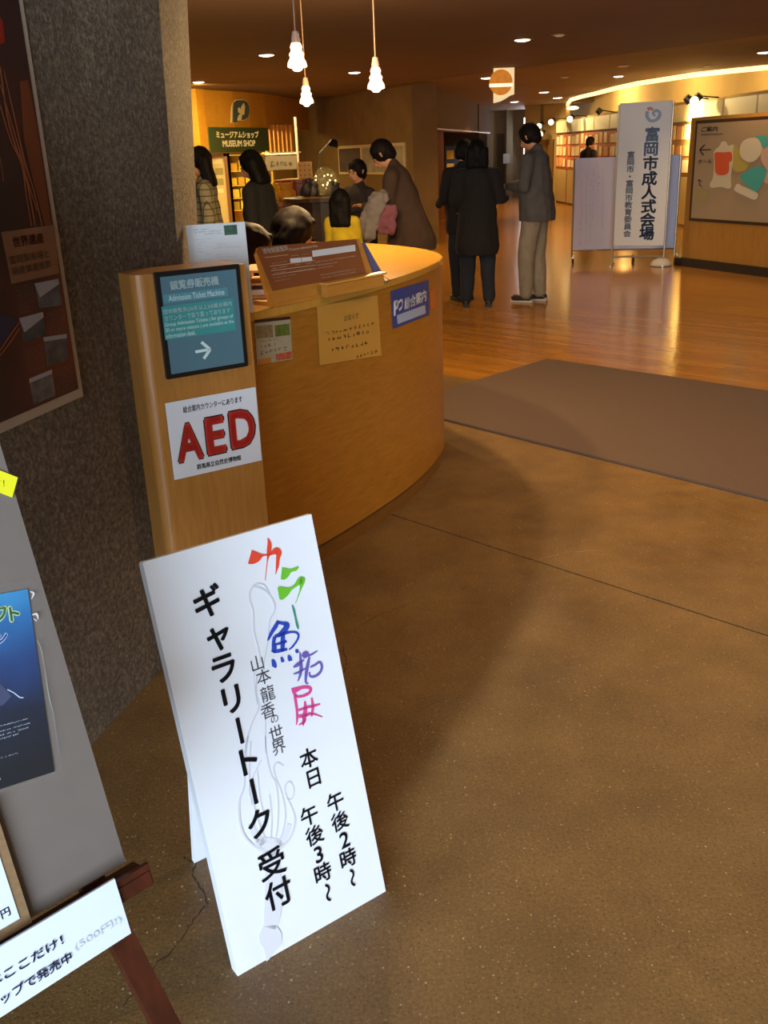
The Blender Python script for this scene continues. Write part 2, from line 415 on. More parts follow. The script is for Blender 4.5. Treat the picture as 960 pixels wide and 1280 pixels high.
crack([(575, 735), (600, 728), (625, 731)], .001, 5, '5d4a2c')

# left wall: rough exposed aggregate, its far end leaning out slightly
wb = [(-1.32, .42), (-.82, 2.22), (-.71, 2.62), (-.64, 3.0), (-.675, 3.4)]
wt = [(-1.32, .42), (-.82, 2.22), (-.705, 2.62), (-.55, 3.0), (-.525, 3.4)]
def wall_left():
    mb = MB(); nx = len(wb); nz = 6; vs = []; fs = []
    for k in range(nz + 1):
        f = k / nz
        for i in range(nx): vs.append((wb[i][0] * (1 - f) + wt[i][0] * f, wb[i][1], 2.46 * f))
    for k in range(nz):
        for i in range(nx - 1): fs.append((k * nx + i, k * nx + i + 1, (k + 1) * nx + i + 1, (k + 1) * nx + i))
    n = len(vs)
    back = [(-1.9, .42), (-1.5, 3.4)]
    vs += [(back[0][0], back[0][1], 0), (back[1][0], back[1][1], 0), (back[0][0], back[0][1], 2.46), (back[1][0], back[1][1], 2.46)]
    e = [k * nx + nx - 1 for k in range(nz + 1)]; s = [k * nx for k in range(nz + 1)]
    fs.append(tuple(e + [n + 3, n + 1])); fs.append(tuple([n, n + 2] + s[::-1])); fs.append((n, n + 1, n + 3, n + 2))
    fs.append(tuple([nz * nx + i for i in range(nx)] + [n + 3, n + 2])); fs.append(tuple([i for i in range(nx)][::-1] + [n, n + 1]))
    mb.add(vs, fs); o = mb.build('wall_left', M_WALL); o['kind'] = 'structure'
wall_left()

# near dark ceiling (its edge crosses the lobby) and the farther ceiling a step higher, cut by the curved cove
e0 = at_z(520, 103, 2.44); e1 = at_z(960, 43, 2.44); ed = (e1 - e0)
eL = e0 - ed * 2.2; eR = e1 + ed * .7
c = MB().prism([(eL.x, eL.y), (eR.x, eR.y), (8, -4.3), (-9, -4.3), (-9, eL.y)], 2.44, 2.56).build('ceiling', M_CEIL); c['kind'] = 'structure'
cove_px = [(708, 129), (712, 123), (725, 119), (742, 115), (768, 108), (797, 101.5), (830, 96.5), (864, 91), (910, 86), (960, 81)]
cove = [at_z(x, y, 2.5) for x, y in cove_px]
cv = [(p.x, p.y) for p in cove]
cv_ext = [(cv[-1][0] + .55, cv[-1][1] - .5), (cv[-1][0] + 1.4, cv[-1][1] - .9), (9.5, cv[-1][1] - 1.0)]
tip = (4.95, 27.6)
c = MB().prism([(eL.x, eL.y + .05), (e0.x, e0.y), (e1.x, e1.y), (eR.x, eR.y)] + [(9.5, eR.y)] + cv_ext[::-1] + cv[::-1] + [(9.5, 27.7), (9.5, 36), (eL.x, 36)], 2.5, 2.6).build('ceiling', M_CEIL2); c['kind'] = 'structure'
c = MB().box(3.0, 10.5, 10, 29, 3.1, 3.2).build('ceiling', M_YWALL); c['kind'] = 'structure'
# cove light strip hung along the curved edge
cl = thing('cove_light', (5, 18, 2.46), 'curved cream cove light running along the ceiling edge above the display wall', 'light')
mb = MB(); path = cv + cv_ext[:2]
vs = []; 
for i, p in enumerate(path):
    a = Vector(path[max(i - 1, 0)] + (0,)); b = Vector(path[min(i + 1, len(path) - 1)] + (0,)); t = (b - a).normalized(); n = Vector((-t.y, t.x, 0)) 
    for dn, z in ((.0, 2.43), (.0, 2.50), (.05, 2.50), (.05, 2.43)): vs.append(Vector((p[0], p[1], z)) + n * dn)
fs = [(4 * i + k, 4 * i + (k + 1) % 4, 4 * i + 4 + (k + 1) % 4, 4 * i + 4 + k) for i in range(len(path) - 1) for k in range(4)]
mb.add(vs, fs + [(0, 1, 2, 3), tuple(4 * len(path) - 4 + k for k in (3, 2, 1, 0))]).build('diffuser', mat('cove_glow', 'ffd98a', .5, emit=1.6), cl)
for (x, y) in ((5.5, 25.0), (5.4, 21.0), (5.6, 17.5), (6.4, 15.4)):
    light('cove_wash', 'AREA', (x, y, 2.62), 90, (1, .78, .35), .4, aim=(x + 1, y, 2.45), size_y=2.6)

DP = Panel((5.1, 27.3, 0), (.7, -13.1, 0), UP)
w = MB().prism([(5.75, 30), (7.9, 11), (8.1, 11), (5.95, 30)], 0, 3.12).build('wall_right', M_YWALL); w['kind'] = 'structure'
dw = MB().pbox(DP, -.2, 15.5, 0, 2.1, -.3, 0).build('wall_right', M_YWALL); dw['kind'] = 'structure'
w = MB().box(8.6, 8.8, -4.3, 12, 0, 2.5).build('wall_right', M_YWALL); w['kind'] = 'structure'
# back wall with a glazed entrance opening
w = thing('wall_back', (0, -4.2, 0), None, None); w['kind'] = 'structure'
for bx in ((-9, -3.0, 0, 2.46), (.6, 8.8, 0, 2.46), (-3.0, .6, 2.42, 2.46)):
    MB().box(bx[0], bx[1], -4.3, -4.15, bx[2], bx[3]).build('wall_section', M_BROWNWALL, w)
w = MB().box(-9.1, -9, -4.3, 22, 0, 2.46).build('wall_left', M_BROWNWALL); w['kind'] = 'structure'
# brown partition wall (far left to the column corner)
BW0 = at_z(383, 130, 2.44); BW1 = at_z(514, 107, 2.44)
BP = Panel((BW0.x, BW0.y, 0), (BW1.x - BW0.x, BW1.y - BW0.y, 0), UP); BWL = (BW1 - BW0).length
w = MB().pbox(BP, -1.5, BWL, 0, 2.5, -.45, 0).build('wall_brown', M_BROWNWALL); w['kind'] = 'structure'
# bulkhead over the corridor opening, receding right
HB0 = at_z(524, 112, 2.44); HB1 = at_z(612, 137, 2.44)
HP = Panel((HB0.x, HB0.y, 0), (HB1.x - HB0.x, HB1.y - HB0.y, 0), UP); HL = (HB1 - HB0).length
w = MB().pbox(HP, -.1, HL, 1.86, 2.55, -.25, 0).build('wall_bulkhead', mat('bulkhead_brown', '4e3a26', .9, var=.1), None); w['kind'] = 'structure'
w = MB().pbox(HP, -.1, HL, 1.83, 1.86, -.27, .02).build('trim_1', mat('trim_wood', '8a6230', .5), None); w['kind'] = 'structure'
# maple door panel inside the opening
DYP = Panel((0, 22.3, 0), (1, 0, 0), UP)
u0, _ = DYP.uv(527, 200); u1, _ = DYP.uv(556, 200)
d = thing('door_1', (u0, 22.3, 0), None, None); d['kind'] = 'structure'
MB().pbox(DYP, u0 - .15, u1 - .14, .02, 2.0, -.05, 0).build('door_leaf', wood_mat('door_maple', 'b98235', 'cc9a48', .4, scale=(20, 20, 3)), d)
MB().pbox(DYP, u1 - .14, u1 - .02, 0, 2.0, -.08, .03).build('door_frame', wood_mat('door_frame_wood', '9a6a28', 'ad7a35', .4), d)
MB().tube([DYP.at(u1 - .3, .95, .04), DYP.at(u1 - .3, 1.15, .04)], .012).build('door_handle', mat('steel', 'a09a90', .3, metal=.9), d)
# dark end of the corridor
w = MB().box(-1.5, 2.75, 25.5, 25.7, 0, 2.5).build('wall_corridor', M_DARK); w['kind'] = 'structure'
sh = thing('poster_stand', (1.95, 24.6, 0), 'narrow blue and yellow lit poster stand in the dark corridor opening', 'poster')
PSP = Panel((0, 24.6, 0), (1, 0, 0), UP); ua, _ = PSP.uv(557, 200); ub, _ = PSP.uv(568, 200)
MB().pbox(PSP, ua, ub + .1, .03, 1.55, -.04, 0).build('backing', mat('poster_blue', '27406e', .5), sh)
for k, (z, h, cc) in enumerate(((1.25, .2, 'c9a83a'), (.95, .2, 'd8c46a'), (.35, .22, 'b99a3c'), (.66, .16, '3c66a0'))):
    MB().pbox(PSP, ua + .03, ua + .2, z, z + h, 0, .006).build('panel', mat('pp' + cc, cc, .5), sh)
MB().box(ua, ub + .1, 24.5, 24.7, 0, .03).build('foot', M_BLACKPL, sh)
# grey far wall with pilasters, dark door and bright window
GP = Panel((0, 31, 0), (1, 0, 0), UP)
def gx(px): return GP.uv(px, 200)[0]
w = MB()
wx0, wx1 = gx(653), gx(668)
w.pbox(GP, gx(600) - 1, wx0, 0, 2.55, -.2, 0); w.pbox(GP, wx1, gx(700) + .6, 0, 2.55, -.2, 0); w.pbox(GP, wx0, wx1, 2.28, 2.55, -.2, 0); w.pbox(GP, wx0, wx1, 0, .9, -.2, 0)
w = w.build('wall_far', M_GREYWALL); w['kind'] = 'structure'
for a, b in ((608, 616), (632, 640)):
    o = MB().pbox(GP, gx(a), gx(b), 0, 2.5, 0, .15).build('trim_2', mat('pilaster', 'a39a86', .8), None); o['kind'] = 'structure'
o = MB().pbox(GP, gx(621), gx(630), 0, 1.85, 0, .05).build('door_2', mat('door_dark', '4a4136', .6), None); o['kind'] = 'structure'
wn = thing('window_1', ((wx0 + wx1) / 2, 31, .9), None, None); wn['kind'] = 'structure'
MB().pbox(GP, wx0, wx1, .9, 2.28, -.15, -.12).build('pane', mat('sky_pane', 'f4f8ff', .3, emit=3.0), wn)
for a in (wx0, wx1 - .03): MB().pbox(GP, a, a + .03, .9, 2.28, -.1, .02).build('window_frame', mat('frame_white', 'cfcfc8', .5), wn)
wn = thing('window_2', (gx(673), 31, .9), None, None); wn['kind'] = 'structure'
MB().pbox(GP, gx(671), gx(674.5), 1.38, 1.7, .0, .02).build('pane', MATS['sky_pane'], wn)
MB().pbox(GP, gx(670.5), gx(675), 1.36, 1.38, .0, .03).build('window_frame', MATS['frame_white'], wn)
nt_ = MB().pbox(GP, gx(628), gx(636), 1.0, 1.28, .155, .17).build('notice_sheet', mat('paper_cool', 'd5dbe6', .6)); tag(nt_, 'small white notice sheet on the far grey wall', 'sheet')
# ochre wall and brown double door left of the display wall
YP = Panel((4.2, 28.6, 0), (1, -.9, 0), UP)
w = MB().pbox(YP, .2, 1.5, 0, 2.55, -.2, 0).build('wall_ochre', M_YWALL); w['kind'] = 'structure'
ya, _ = YP.uv(676, 200); yb, _ = YP.uv(692, 200)
d = thing('door_3', tuple(YP.at((ya + yb) / 2, 0)), None, None); d['kind'] = 'structure'
MB().pbox(YP, ya, (ya + yb) / 2 - .01, .02, 1.62, 0, .04).build('door_leaf', mat('door_brown', '7a5422', .5), d)
MB().pbox(YP, (ya + yb) / 2 + .01, yb, .02, 1.62, 0, .04).build('door_leaf', mat('door_brown', '7a5422', .5), d)

# ---- display wall: cream light panels above, orange board with framed cards below
M_CREAM = mat('cream_panel', 'efe2ae', .55, var=.03, vs=1)
dwall = thing('display_wall', tuple(DP.at(6, 0)), 'long orange display wall hung with rows of cream cards under cream panels', 'display')
for i in range(13):
    u = -.2 + i * 1.245
    MB().pbox(DP, u + .03, u + 1.215, 1.77, 2.05, .0, .05).build('light_panel', M_CREAM, dwall)
M_OR = mat('orange_board', 'b8602a', .7, var=.1, vs=2); M_OCB = mat('ochre_board', 'b98a4a', .7)
for i in range(13):
    u = -.2 + i * 1.245
    MB().pbox(DP, u + .01, u + 1.235, .88, 1.75, 0, .03).build('board', M_OR if i < 7 or i == 9 else M_OCB, dwall)
    MB().pbox(DP, u + .04, u + 1.205, .05, .86, 0, .04).build('lower_panel', mat('lower_cream', 'b79a60', .6), dwall)
rnd = random.Random(5)
CC = [mat('card_cream', 'f0dcae', .6), mat('card_pale', 'e9c98c', .6), mat('card_peach', 'dd9f62', .6)]
for i in range(11):
    for r in range(3):
        n = 3
        for k in range(n):
            u = -.2 + i * 1.245 + .1 + k * .37; z = .93 + r * .275; ww = rnd.uniform(.22, .32); hh = rnd.uniform(.16, .24)
            MB().pbox(DP, u, u + ww, z, z + hh, .03, .05).build('card', rnd.choice(CC), dwall)
MB().pbox(DP, -.2, 15.4, 1.75, 1.77, 0, .07).build('rail', mat('rail_brown', '5a3d1c', .5), dwall)
# spot lamps above the display wall
def spot_lamp(px, py, lab, glow=True):
    u, v = DP.uv(px, py); p = DP.at(u, v, .35)
    t = thing('spot_lamp', tuple(p), lab, 'lamp', 'spot lamps above the display wall')
    MB().tube([p + Vector((-.03, 0, .05)), p + Vector((.05, .0, -.02))], [.06, .075], 12).build('housing', M_BLACKPL, t)
    MB().tube([p + Vector((.0, 0, .04)), DP.at(u, 2.09, -.02) if u > -.15 else Vector((p.x, p.y, 2.5))], .012, 6).build('arm', M_BLACKPL, t)
    if glow: MB().ell(p + Vector((-.06, -.05, -.04)), (.07, .07, .07), 10, 7).build('bulb', mat('bulb_warm', 'ffe6a8', .5, emit=3.5), t)
for i, (x, y, g, lab) in enumerate([(681, 159, 1, 'glowing spot lamp at the far left end of the display wall'), (692, 155, 1, 'glowing spot lamp second from the far end of the display wall'),
        (694, 165, 1, 'glowing spot lamp set lower, just left of the orange cards'), (708, 150, 1, 'glowing spot lamp third along the top of the display wall'),
        (733, 146, 1, 'glowing spot lamp above the far person'), (768, 139, 0, 'dark spot lamp half hidden left of the tall white sign'), (885, 124, 0, 'dark spot lamp on the cream panels above the information board'),
        (898, 122, 1, 'glowing spot lamp paired beside the dark one above the information board')]):
    spot_lamp(x, y, lab, g)
for (px, py) in ((700, 155), (733, 150), (885, 125)):
    u, v = DP.uv(px, py); p = DP.at(u, v, .9)
    light('display_spot', 'SPOT', tuple(p + Vector((0, 0, .25))), 45, (1, .8, .4), .05, aim=tuple(DP.at(u + .6, 1.4, 0)), spot=140)
pbx = thing('cove_end_lamp', tuple(at_z(716, 135, 2.38)), 'glowing lamp at the left tip of the curved cove', 'lamp')
q = at_z(716, 135, 2.38); MB().ell(q, (.16, .12, .045), 14, 8).build('bulb', MATS['bulb_warm'], pbx); MB().tube([q, (q.x, q.y, 2.5)], .02).build('stem', M_BLACKPL, pbx)

# ---- ceiling downlights
M_DL = mat('downlight_glow', 'fff0d0', .5, emit=4.0); M_DLD = mat('downlight_dim', '9a7a50', .5, emit=.35); M_TRIM = mat('downlight_trim', '6a503c', .5)
for px, py, z, dim, r, lab in [(653, 49, 2.44, 0, .075, 'bright ceiling downlight above the two standing people'), (333, 68, 2.44, 0, .075, 'bright ceiling downlight left of the pendant lamps'),
        (443, 90, 2.44, 0, .075, 'bright ceiling downlight between the pendant lamps'), (248, 102, 2.44, 0, .075, 'bright ceiling downlight over the museum shop front'),
        (699, 43, 2.44, 1, .05, 'unlit downlight right of the bright one in the near ceiling'), (609, 97, 2.5, 0, .1, 'downlight left of the hanging flag sign'), (680, 115, 2.5, 0, .1, 'downlight right of the hanging flag sign'),
        (697, 122, 2.5, 0, .11, 'far downlight just left of the cove tip'), (773, 95, 2.5, 0, .08, 'bright downlight above the cove edge'), (779, 82, 2.5, 1, .08, 'dim downlight nearer than the bright one above the cove'),
        (884, 82, 2.5, 1, .05, 'faint downlight above the cove near the information board'), (955, 65, 2.5, 0, .08, 'bright downlight at the right edge of the far ceiling'),
        (643, 127, 2.5, 0, .1, 'far downlight under the flag sign'), (638, 136, 2.5, 1, .12, 'dim far downlight by the grey wall'), (706, 96, 2.5, 1, .06, 'dim downlight in the middle of the far ceiling')]:
    p = at_z(px, py, z); t = thing('ceiling_light', (p.x, p.y, z), lab, 'light', 'ceiling downlights')
    MB().lathe((p.x, p.y, z), [(r + .025, 0), (r + .025, -.006), (r, -.008), (r, 0)], 18).build('trim', M_TRIM, t)
    MB().lathe((p.x, p.y, z), [(r * .98, -.001), (r * .98, -.012), (r * .5, -.02)], 16).build('diffuser', M_DLD if dim else M_DL, t)

# ---- floor mat
fl = Vector((.063, 5.74, 0)); m1 = Vector((2.66, 2.67, 0)); far0 = Vector((1.25, 6.94, 0)); far1 = Vector((3.35, 4.73, 0))
o = MB().prism([(fl.x, fl.y), (m1.x, m1.y), (far1.x, far1.y), (far0.x, far0.y)], 0.0, .012).build('floor_mat', M_MAT, bevel=.004)
tag(o, 'large purple-brown entrance mat lying where concrete meets wood floor', 'mat')

# ---- curved reception counter
def catmull(pts, n=10):
    out = []
    for i in range(len(pts) - 1):
        p0 = pts[max(i - 1, 0)]; p1 = pts[i]; p2 = pts[i + 1]; p3 = pts[min(i + 2, len(pts) - 1)]
        for k in range(n):
            t = k / n
            out.append(tuple(.5 * (2 * p1[j] + (-p0[j] + p2[j]) * t + (2 * p0[j] - 5 * p1[j] + 4 * p2[j] - p3[j]) * t * t + (-p0[j] + 3 * p1[j] - 3 * p2[j] + p3[j]) * t ** 3) for j in range(2)))
    return out + [pts[-1]]
CURVE = catmull([(-.52, 3.08), (-.40, 3.20), (-.20, 3.46), (.10, 3.98), (.27, 4.42), (.325, 4.75), (.25, 5.12), (.03, 5.50), (-.25, 5.75), (-.6, 5.88), (-1.0, 5.9)], 10)
def offset(c, d):
    out = []
    for i, p in enumerate(c):
        a = c[max(i - 1, 0)]; b = c[min(i + 1, len(c) - 1)]; t = Vector((b[0] - a[0], b[1] - a[1])).normalized()
        out.append((p[0] - t.y * d, p[1] + t.x * d))
    return out
IN = offset(CURVE, .42)
CL = lambda c: [(max(p[0], -.60) if p[1] < 3.46 else p[0], p[1]) for p in c]
IN = CL(IN)
counter = thing('reception_counter', (-.2, 4.5, 0), 'curved maple reception counter with glossy top beside the rough wall', 'counter')
def band(name, c0, c1, z0, z1, m, bevel=0):
    n = len(c0); vs = [(p[0], p[1], z) for z in (z0, z1) for p in c0] + [(p[0], p[1], z) for z in (z0, z1) for p in c1]
    fs = []
    for i in range(n - 1):
        fs += [(i, i + 1, n + i + 1, n + i), (2 * n + i + 1, 2 * n + i, 3 * n + i, 3 * n + i + 1), (n + i, n + i + 1, 3 * n + i + 1, 3 * n + i), (i + 1, i, 2 * n + i, 2 * n + i + 1)]
    fs += [(0, n, 3 * n, 2 * n), (n - 1, 3 * n - 1, 4 * n - 1, 2 * n - 1)]
    return MB().add(vs, fs).build(name, m, counter, bevel=bevel)
band('countertop', offset(CURVE, -.006), IN, .972, 1.0, M_COUNTERTOP, bevel=.004)
SEG = len(CURVE) // 4
for a, b in ((0, 36), (36, 68), (68, len(CURVE) - 1)):
    band('front_panel', CURVE[a:b + 1], offset(CURVE, .03)[a:b + 1], .075, .972, M_COUNTER)
band('inner_panel', CL(offset(CURVE, .36)), CL(offset(CURVE, .38)), .1, .972, M_COUNTER)
band('plinth', offset(CURVE, .012), offset(CURVE, .04), 0, .075, M_PLINTH)

# ---- ticket machine post
PU = Vector((.27, .18, 0)).normalized(); PP = Panel((-.628, 2.57, 0), PU, UP)
bu = Vector((-PU.y, PU.x, 0)) * -1
pw = PP.uv(322, 500)[0] + .003
post = thing('information_post', tuple(PP.at(pw / 2, 0, -.07)), 'tall maple post with a framed ticket machine sign and emergency notice', 'post')
uL = PP.uv(186, 500)[0]; uR = PP.uv(322, 500)[0]; uR = PP.uv(313, 400)[0]
prof = [(uR, -.16), (uR, 0)] + [(uL + .03 - .03 * math.sin(a), -.03 + .03 * math.cos(a)) for a in [i * math.pi / 16 for i in range(9)]] + [(uL - .0, -.16)]
pts = [(PP.at(u, 0, d).x, PP.at(u, 0, d).y) for u, d in prof]
ztop = PP.uv(240, 337)[1]
MB().prism(pts, 0, ztop).build('body', M_POST, post)
# slot strip between the rounded edge and the display
fp = PP.off(.016)
q = [PP.uv(*p) for p in ((190, 341), (297, 328), (308, 456), (207, 474))]
fu0 = (q[0][0] + q[3][0]) / 2; fu1 = (q[1][0] + q[2][0]) / 2; fv0 = (q[2][1] + q[3][1]) / 2; fv1 = min((q[0][1] + q[1][1]) / 2, ztop + .004)
fu1 -= .002
MB().pbox(PP, fu0, fu1, fv0, fv1, .0005, .016).build('display_frame', mat('frame_black', '191514', .35), post, bevel=.002)
mg = .013
MB().pbox(PP, fu0 + mg, fu1 - mg, fv0 + mg, fv1 - mg, .016, .0175).build('display_panel', mat('display_blue', '52737f', .35, var=.03, vs=5), post)
D = PP.off(.0178)
def qd(pts, m, P, name, parent, d=0.0003):
    mb = MB(); quad_px(mb, P, pts, d); return mb.build(name, m, parent)
Zs = lambda X, Y: (180 + X * 140 / 960, 320 + Y * 140 / 960)
def band_uv(P, a, b, v0, v1, m, name, parent, d):
    return MB().pbox(P, a, b, v0, v1, d - .0003, d).build(name, m, parent)
M_TEAL = mat('teal_print', '3f8f8c', .35); M_TEAL2 = mat('teal_pale_print', '548b93', .35); M_PALE = mat('pale_print', 'c8dedd', .5)
a0, a1 = D.uv(*Zs(165, 375))[0], D.uv(*Zs(715, 300))[0]
band_uv(D, a0, a1, D.uv(*Zs(440, 375))[1], D.uv(*Zs(440, 300))[1], M_TEAL2, 'title_band', post, .0006)
a0, a1 = D.uv(*Zs(158, 520))[0], D.uv(*Zs(775, 500))[0]
band_uv(D, a0, a1, D.uv(*Zs(475, 680))[1], D.uv(*Zs(475, 395))[1], M_TEAL, 'text_band', post, .0006)
D2 = D.off(.0007)
text('観覧券販売機', D2, Zs(222, 256), Zs(638, 205), 80 * .146, M_PALE, post, bold=.03)
text('Admission Ticket Machine', D2, Zs(210, 366), Zs(686, 305), 50 * .146, M_PALE, post)
text('団体観覧券(20名以上)は総合案内', D2, Zs(165, 482), Zs(750, 408), 46 * .146, M_PALE, post, bold=.02)
text('カウンターで取り扱っております', D2, Zs(175, 540), Zs(738, 462), 46 * .146, M_PALE, post, bold=.02)
text('Group Admission Tickets ( for groups of', D2, Zs(178, 596), Zs(762, 515), 42 * .146, M_PALE, post)
text('20 or more visitors ) are available at the', D2, Zs(182, 645), Zs(768, 560), 42 * .146, M_PALE, post)
text('information desk.', D2, Zs(188, 688), Zs(442, 655), 40 * .146, M_PALE, post)
mb = MB()
for pts in ([(440, 822, 24), (500, 812, 24), (560, 800, 24)], [(492, 738, 26), (530, 770, 26), (566, 800, 26)], [(566, 800, 26), (540, 840, 26), (512, 880, 26)]):
    ribbon(mb, D2, [(x, y, w_) for x, y, w_ in pts], .0002, Zs)
mb.build('arrow', M_PALE, post)
# AED card
cu = [PP.uv(*p) for p in ((205, 507), (319, 481), (327, 574), (219, 601))]
c0 = (cu[0][0] + cu[3][0]) / 2; c1 = (cu[1][0] + cu[2][0]) / 2; cb = (cu[2][1] + cu[3][1]) / 2; ct = (cu[0][1] + cu[1][1]) / 2
MB().pbox(PP, c0, c1 , cb, ct, .0006, .0026).build('aed_card', mat('card_white', 'd2d4d8', .4), post, bevel=.0008)
A = PP.off(.003); Zp = lambda X, Y: (160 + X * 240 / 698, 260 + Y * 240 / 698)
text('総合案内カウンターにあります', A, Zp(200, 738), Zp(414, 690), 24 * .344, M_BLACK, post, bold=.01)
M_RED = mat('aed_red', 'd8392c', .5)
for ch, x0, x1, ym in (('A', 172, 272, 850), ('E', 279, 356, 826), ('D', 366, 465, 801)):
    sl = (x1 - x0) * .11
    text(ch, A, Zp(x0, ym + sl), Zp(x1, ym - sl), 146 * .344, M_BLACK, post, bold=.05)
    text(ch, A.off(.0004), Zp(x0 + 5, ym + sl), Zp(x1 - 5, ym - sl), 137 * .344, M_RED, post, bold=.04)
text('群馬県立自然史博物館', A, Zp(250, 944), Zp(410, 904), 20 * .344, M_BLACK, post, bold=.02)

# ---- tall white notice sheet standing on the counter behind the post
SPn = Panel(at_z(322, 390, 1.0), (.30, .12, 0), Vector((-.02, .06, 1)))
q = [SPn.uv(*p) for p in ((232, 284), (300, 275), (322, 389))]
sx0 = q[0][0]; sx1 = (q[1][0] + q[2][0]) / 2; stp = (q[0][1] + q[1][1]) / 2
ns = thing('notice_stand', tuple(SPn.at((sx0 + sx1) / 2, 0, 0)), 'tall white printed notice with green picture standing behind the post', 'notice')
MB().pbox(SPn, sx0, sx1, .0, stp, -.006, 0).build('sheet', M_PAPER, ns)
MB().pbox(SPn, sx0 + .1, sx1 - .02, .0, .012, -.08, .0).build('foot', M_PAPER, ns)
Zn = lambda X, Y: (220 + X / 8, 260 + Y / 8)
MB().pbox(SPn, SPn.uv(*Zn(478, 220))[0], SPn.uv(*Zn(608, 220))[0], SPn.uv(*Zn(540, 268))[1], SPn.uv(*Zn(540, 170))[1], 0, .001).build('picture', mat('picture_green', '3c5a44', .5, var=.4, vs=60), ns)
mb = MB()
for i, (a, b, h) in enumerate([((175, 216), (330, 208), 16), ((180, 243), (462, 222), 16), ((262, 264), (455, 246), 16)]): dashes(mb, SPn, Zn(*a), Zn(*b), h / 8, i)
mb.build('print_heading', M_BLACK, ns)
mb = MB()
for i, (a, b) in enumerate([((175, 320), (350, 303)), ((235, 342), (290, 336)), ((200, 360), (255, 355)), ((205, 385), (260, 378)), ((205, 408), (262, 400)), ((205, 432), (265, 424)), ((215, 446), (310, 436)), ((300, 462), (350, 457)), ((395, 362), (500, 350)), ((370, 408), (635, 380)), ((400, 385), (540, 370)), ((395, 470), (530, 455)), ((395, 495), (620, 475)), ((230, 520), (350, 510)), ((380, 535), (540, 520))]):
    dashes(mb, SPn, Zn(*a), Zn(*b), 9 / 8, 20 + i)
mb.build('fine_print', mat('print_grey', '77787c', .7), ns)

# ---- notices stuck on the counter front (curved with the wood)
def near_curve(px, py, dd):
    """point on the counter front met by a photo ray"""
    d = rayv(px, py); best = None
    for i in range(len(CURVE) - 1):
        a = Vector(CURVE[i]); b = Vector(CURVE[i + 1]); e = b - a; den = d.x * (-e.y) + e.x * d.y
        if abs(den) < 1e-9: continue
        t = (a.x * (-e.y) + e.x * a.y) / den; s = (d.x * a.y - d.y * a.x) / den
        if t > 0 and -0.02 <= s <= 1.02 and (best is None or t < best[0]):
            n = Vector((e.y, -e.x)).normalized(); best = (t, n)
    t, n = best; p = EYE + d * t; return p + Vector((n.x, n.y, 0)) * dd
def curve_sheet(name, corners, m, parent, nn=8, dd=.0025):
    (tl, tr, br, bl) = corners; mb = MB(); vs = []
    for j in range(5):
        for i in range(nn + 1):
            f = i / nn; g = j / 4
            x = (tl[0] * (1 - f) + tr[0] * f) * (1 - g) + (bl[0] * (1 - f) + br[0] * f) * g
            y = (tl[1] * (1 - f) + tr[1] * f) * (1 - g) + (bl[1] * (1 - f) + br[1] * f) * g
            vs.append(near_curve(x, y, dd))
    n = nn + 1; mb.add(vs, [(j * n + i, (j + 1) * n + i, (j + 1) * n + i + 1, j * n + i + 1) for j in range(4) for i in range(nn)])
    o = mb.build(name, m, parent); sm = o.modifiers.new('thick', 'SOLIDIFY'); sm.thickness = .0008; sm.offset = 0; return o
class CurvePanel:
    """maps a photo point to the counter's curved face"""
    def __init__(s, dd): s.dd = dd
def curve_text(st, L, Rr, h, m, parent, bold=0, dd=.0036, dash=False, seed=0):
    ang = math.atan2(Rr[1] - L[1], Rr[0] - L[0]); wpx = Rr[0] - L[0]
    mb = MB()
    if dash:
        rnd = random.Random(seed); x = 0
        while x < wpx - h * .4:
            w_ = h * rnd.uniform(.5, .9); hh = h * rnd.uniform(.7, 1)
            for (xa, xb, ya, yb) in scribble(rnd):
                pts = []
                for (xx, yy) in ((xa, ya), (xb, ya), (xb, yb), (xa, yb)):
                    X = x + xx * w_; pts.append(near_curve(L[0] + X, L[1] + X * math.tan(ang) + yy * hh, dd))
                mb.add(pts, [(0, 3, 2, 1)])
            x += w_ + h * .25
    else:
        vs, fs = tmesh(st, bold)
        x0 = min(v.x for v in vs); x1 = max(v.x for v in vs); y0 = min(v.y for v in vs); y1 = max(v.y for v in vs)
        mb.add([near_curve(L[0] + (v.x - x0) / (x1 - x0) * wpx, L[1] + (v.x - x0) / (x1 - x0) * (Rr[1] - L[1]) + (.5 - (v.y - y0) / (y1 - y0)) * h, dd) for v in vs], fs)
    mb.build('lettering', m, parent)
def anchor(px, py): return tuple(near_curve(px, py, .001))
Zc = lambda X, Y: (280 + X * 280 / 960, 240 + Y * 280 / 960)
st = thing('counter_notice', anchor(342, 425), 'small picture notice with green stamp taped to the counter beside the post', 'notice')
curve_sheet('sheet', [Zc(128, 548), Zc(280, 533), Zc(292, 715), Zc(140, 742)], mat('notice_beige', 'a89e86', .5, var=.08, vs=20), st)
curve_sheet('header', [Zc(128, 548), Zc(280, 533), Zc(281, 545), Zc(129, 562)], mat('header_dark', '3a1d14', .5), st, dd=.0034)
curve_sheet('picture', [Zc(214, 572), Zc(276, 563), Zc(280, 612), Zc(218, 620)], mat('stamp_green', '5c6b2c', .5, var=.3, vs=80), st, dd=.0034)
curve_sheet('picture', [Zc(134, 575), Zc(205, 568), Zc(208, 622), Zc(138, 628)], mat('stamp_brown', '85714c', .5, var=.25, vs=90), st, dd=.0034)
curve_sheet('picture', [Zc(218, 695), Zc(286, 682), Zc(289, 712), Zc(222, 722)], mat('stamp_red', 'b3583a', .5, var=.3, vs=80), st, dd=.0034)
curve_sheet('picture', [Zc(142, 718), Zc(198, 708), Zc(200, 730), Zc(144, 741)], mat('stamp_orange', 'b97a30', .5), st, dd=.0034)
curve_text('', Zc(152, 662), Zc(220, 650), 5, mat('print_brown', '6a5a44', .7), st, dash=True, seed=3)
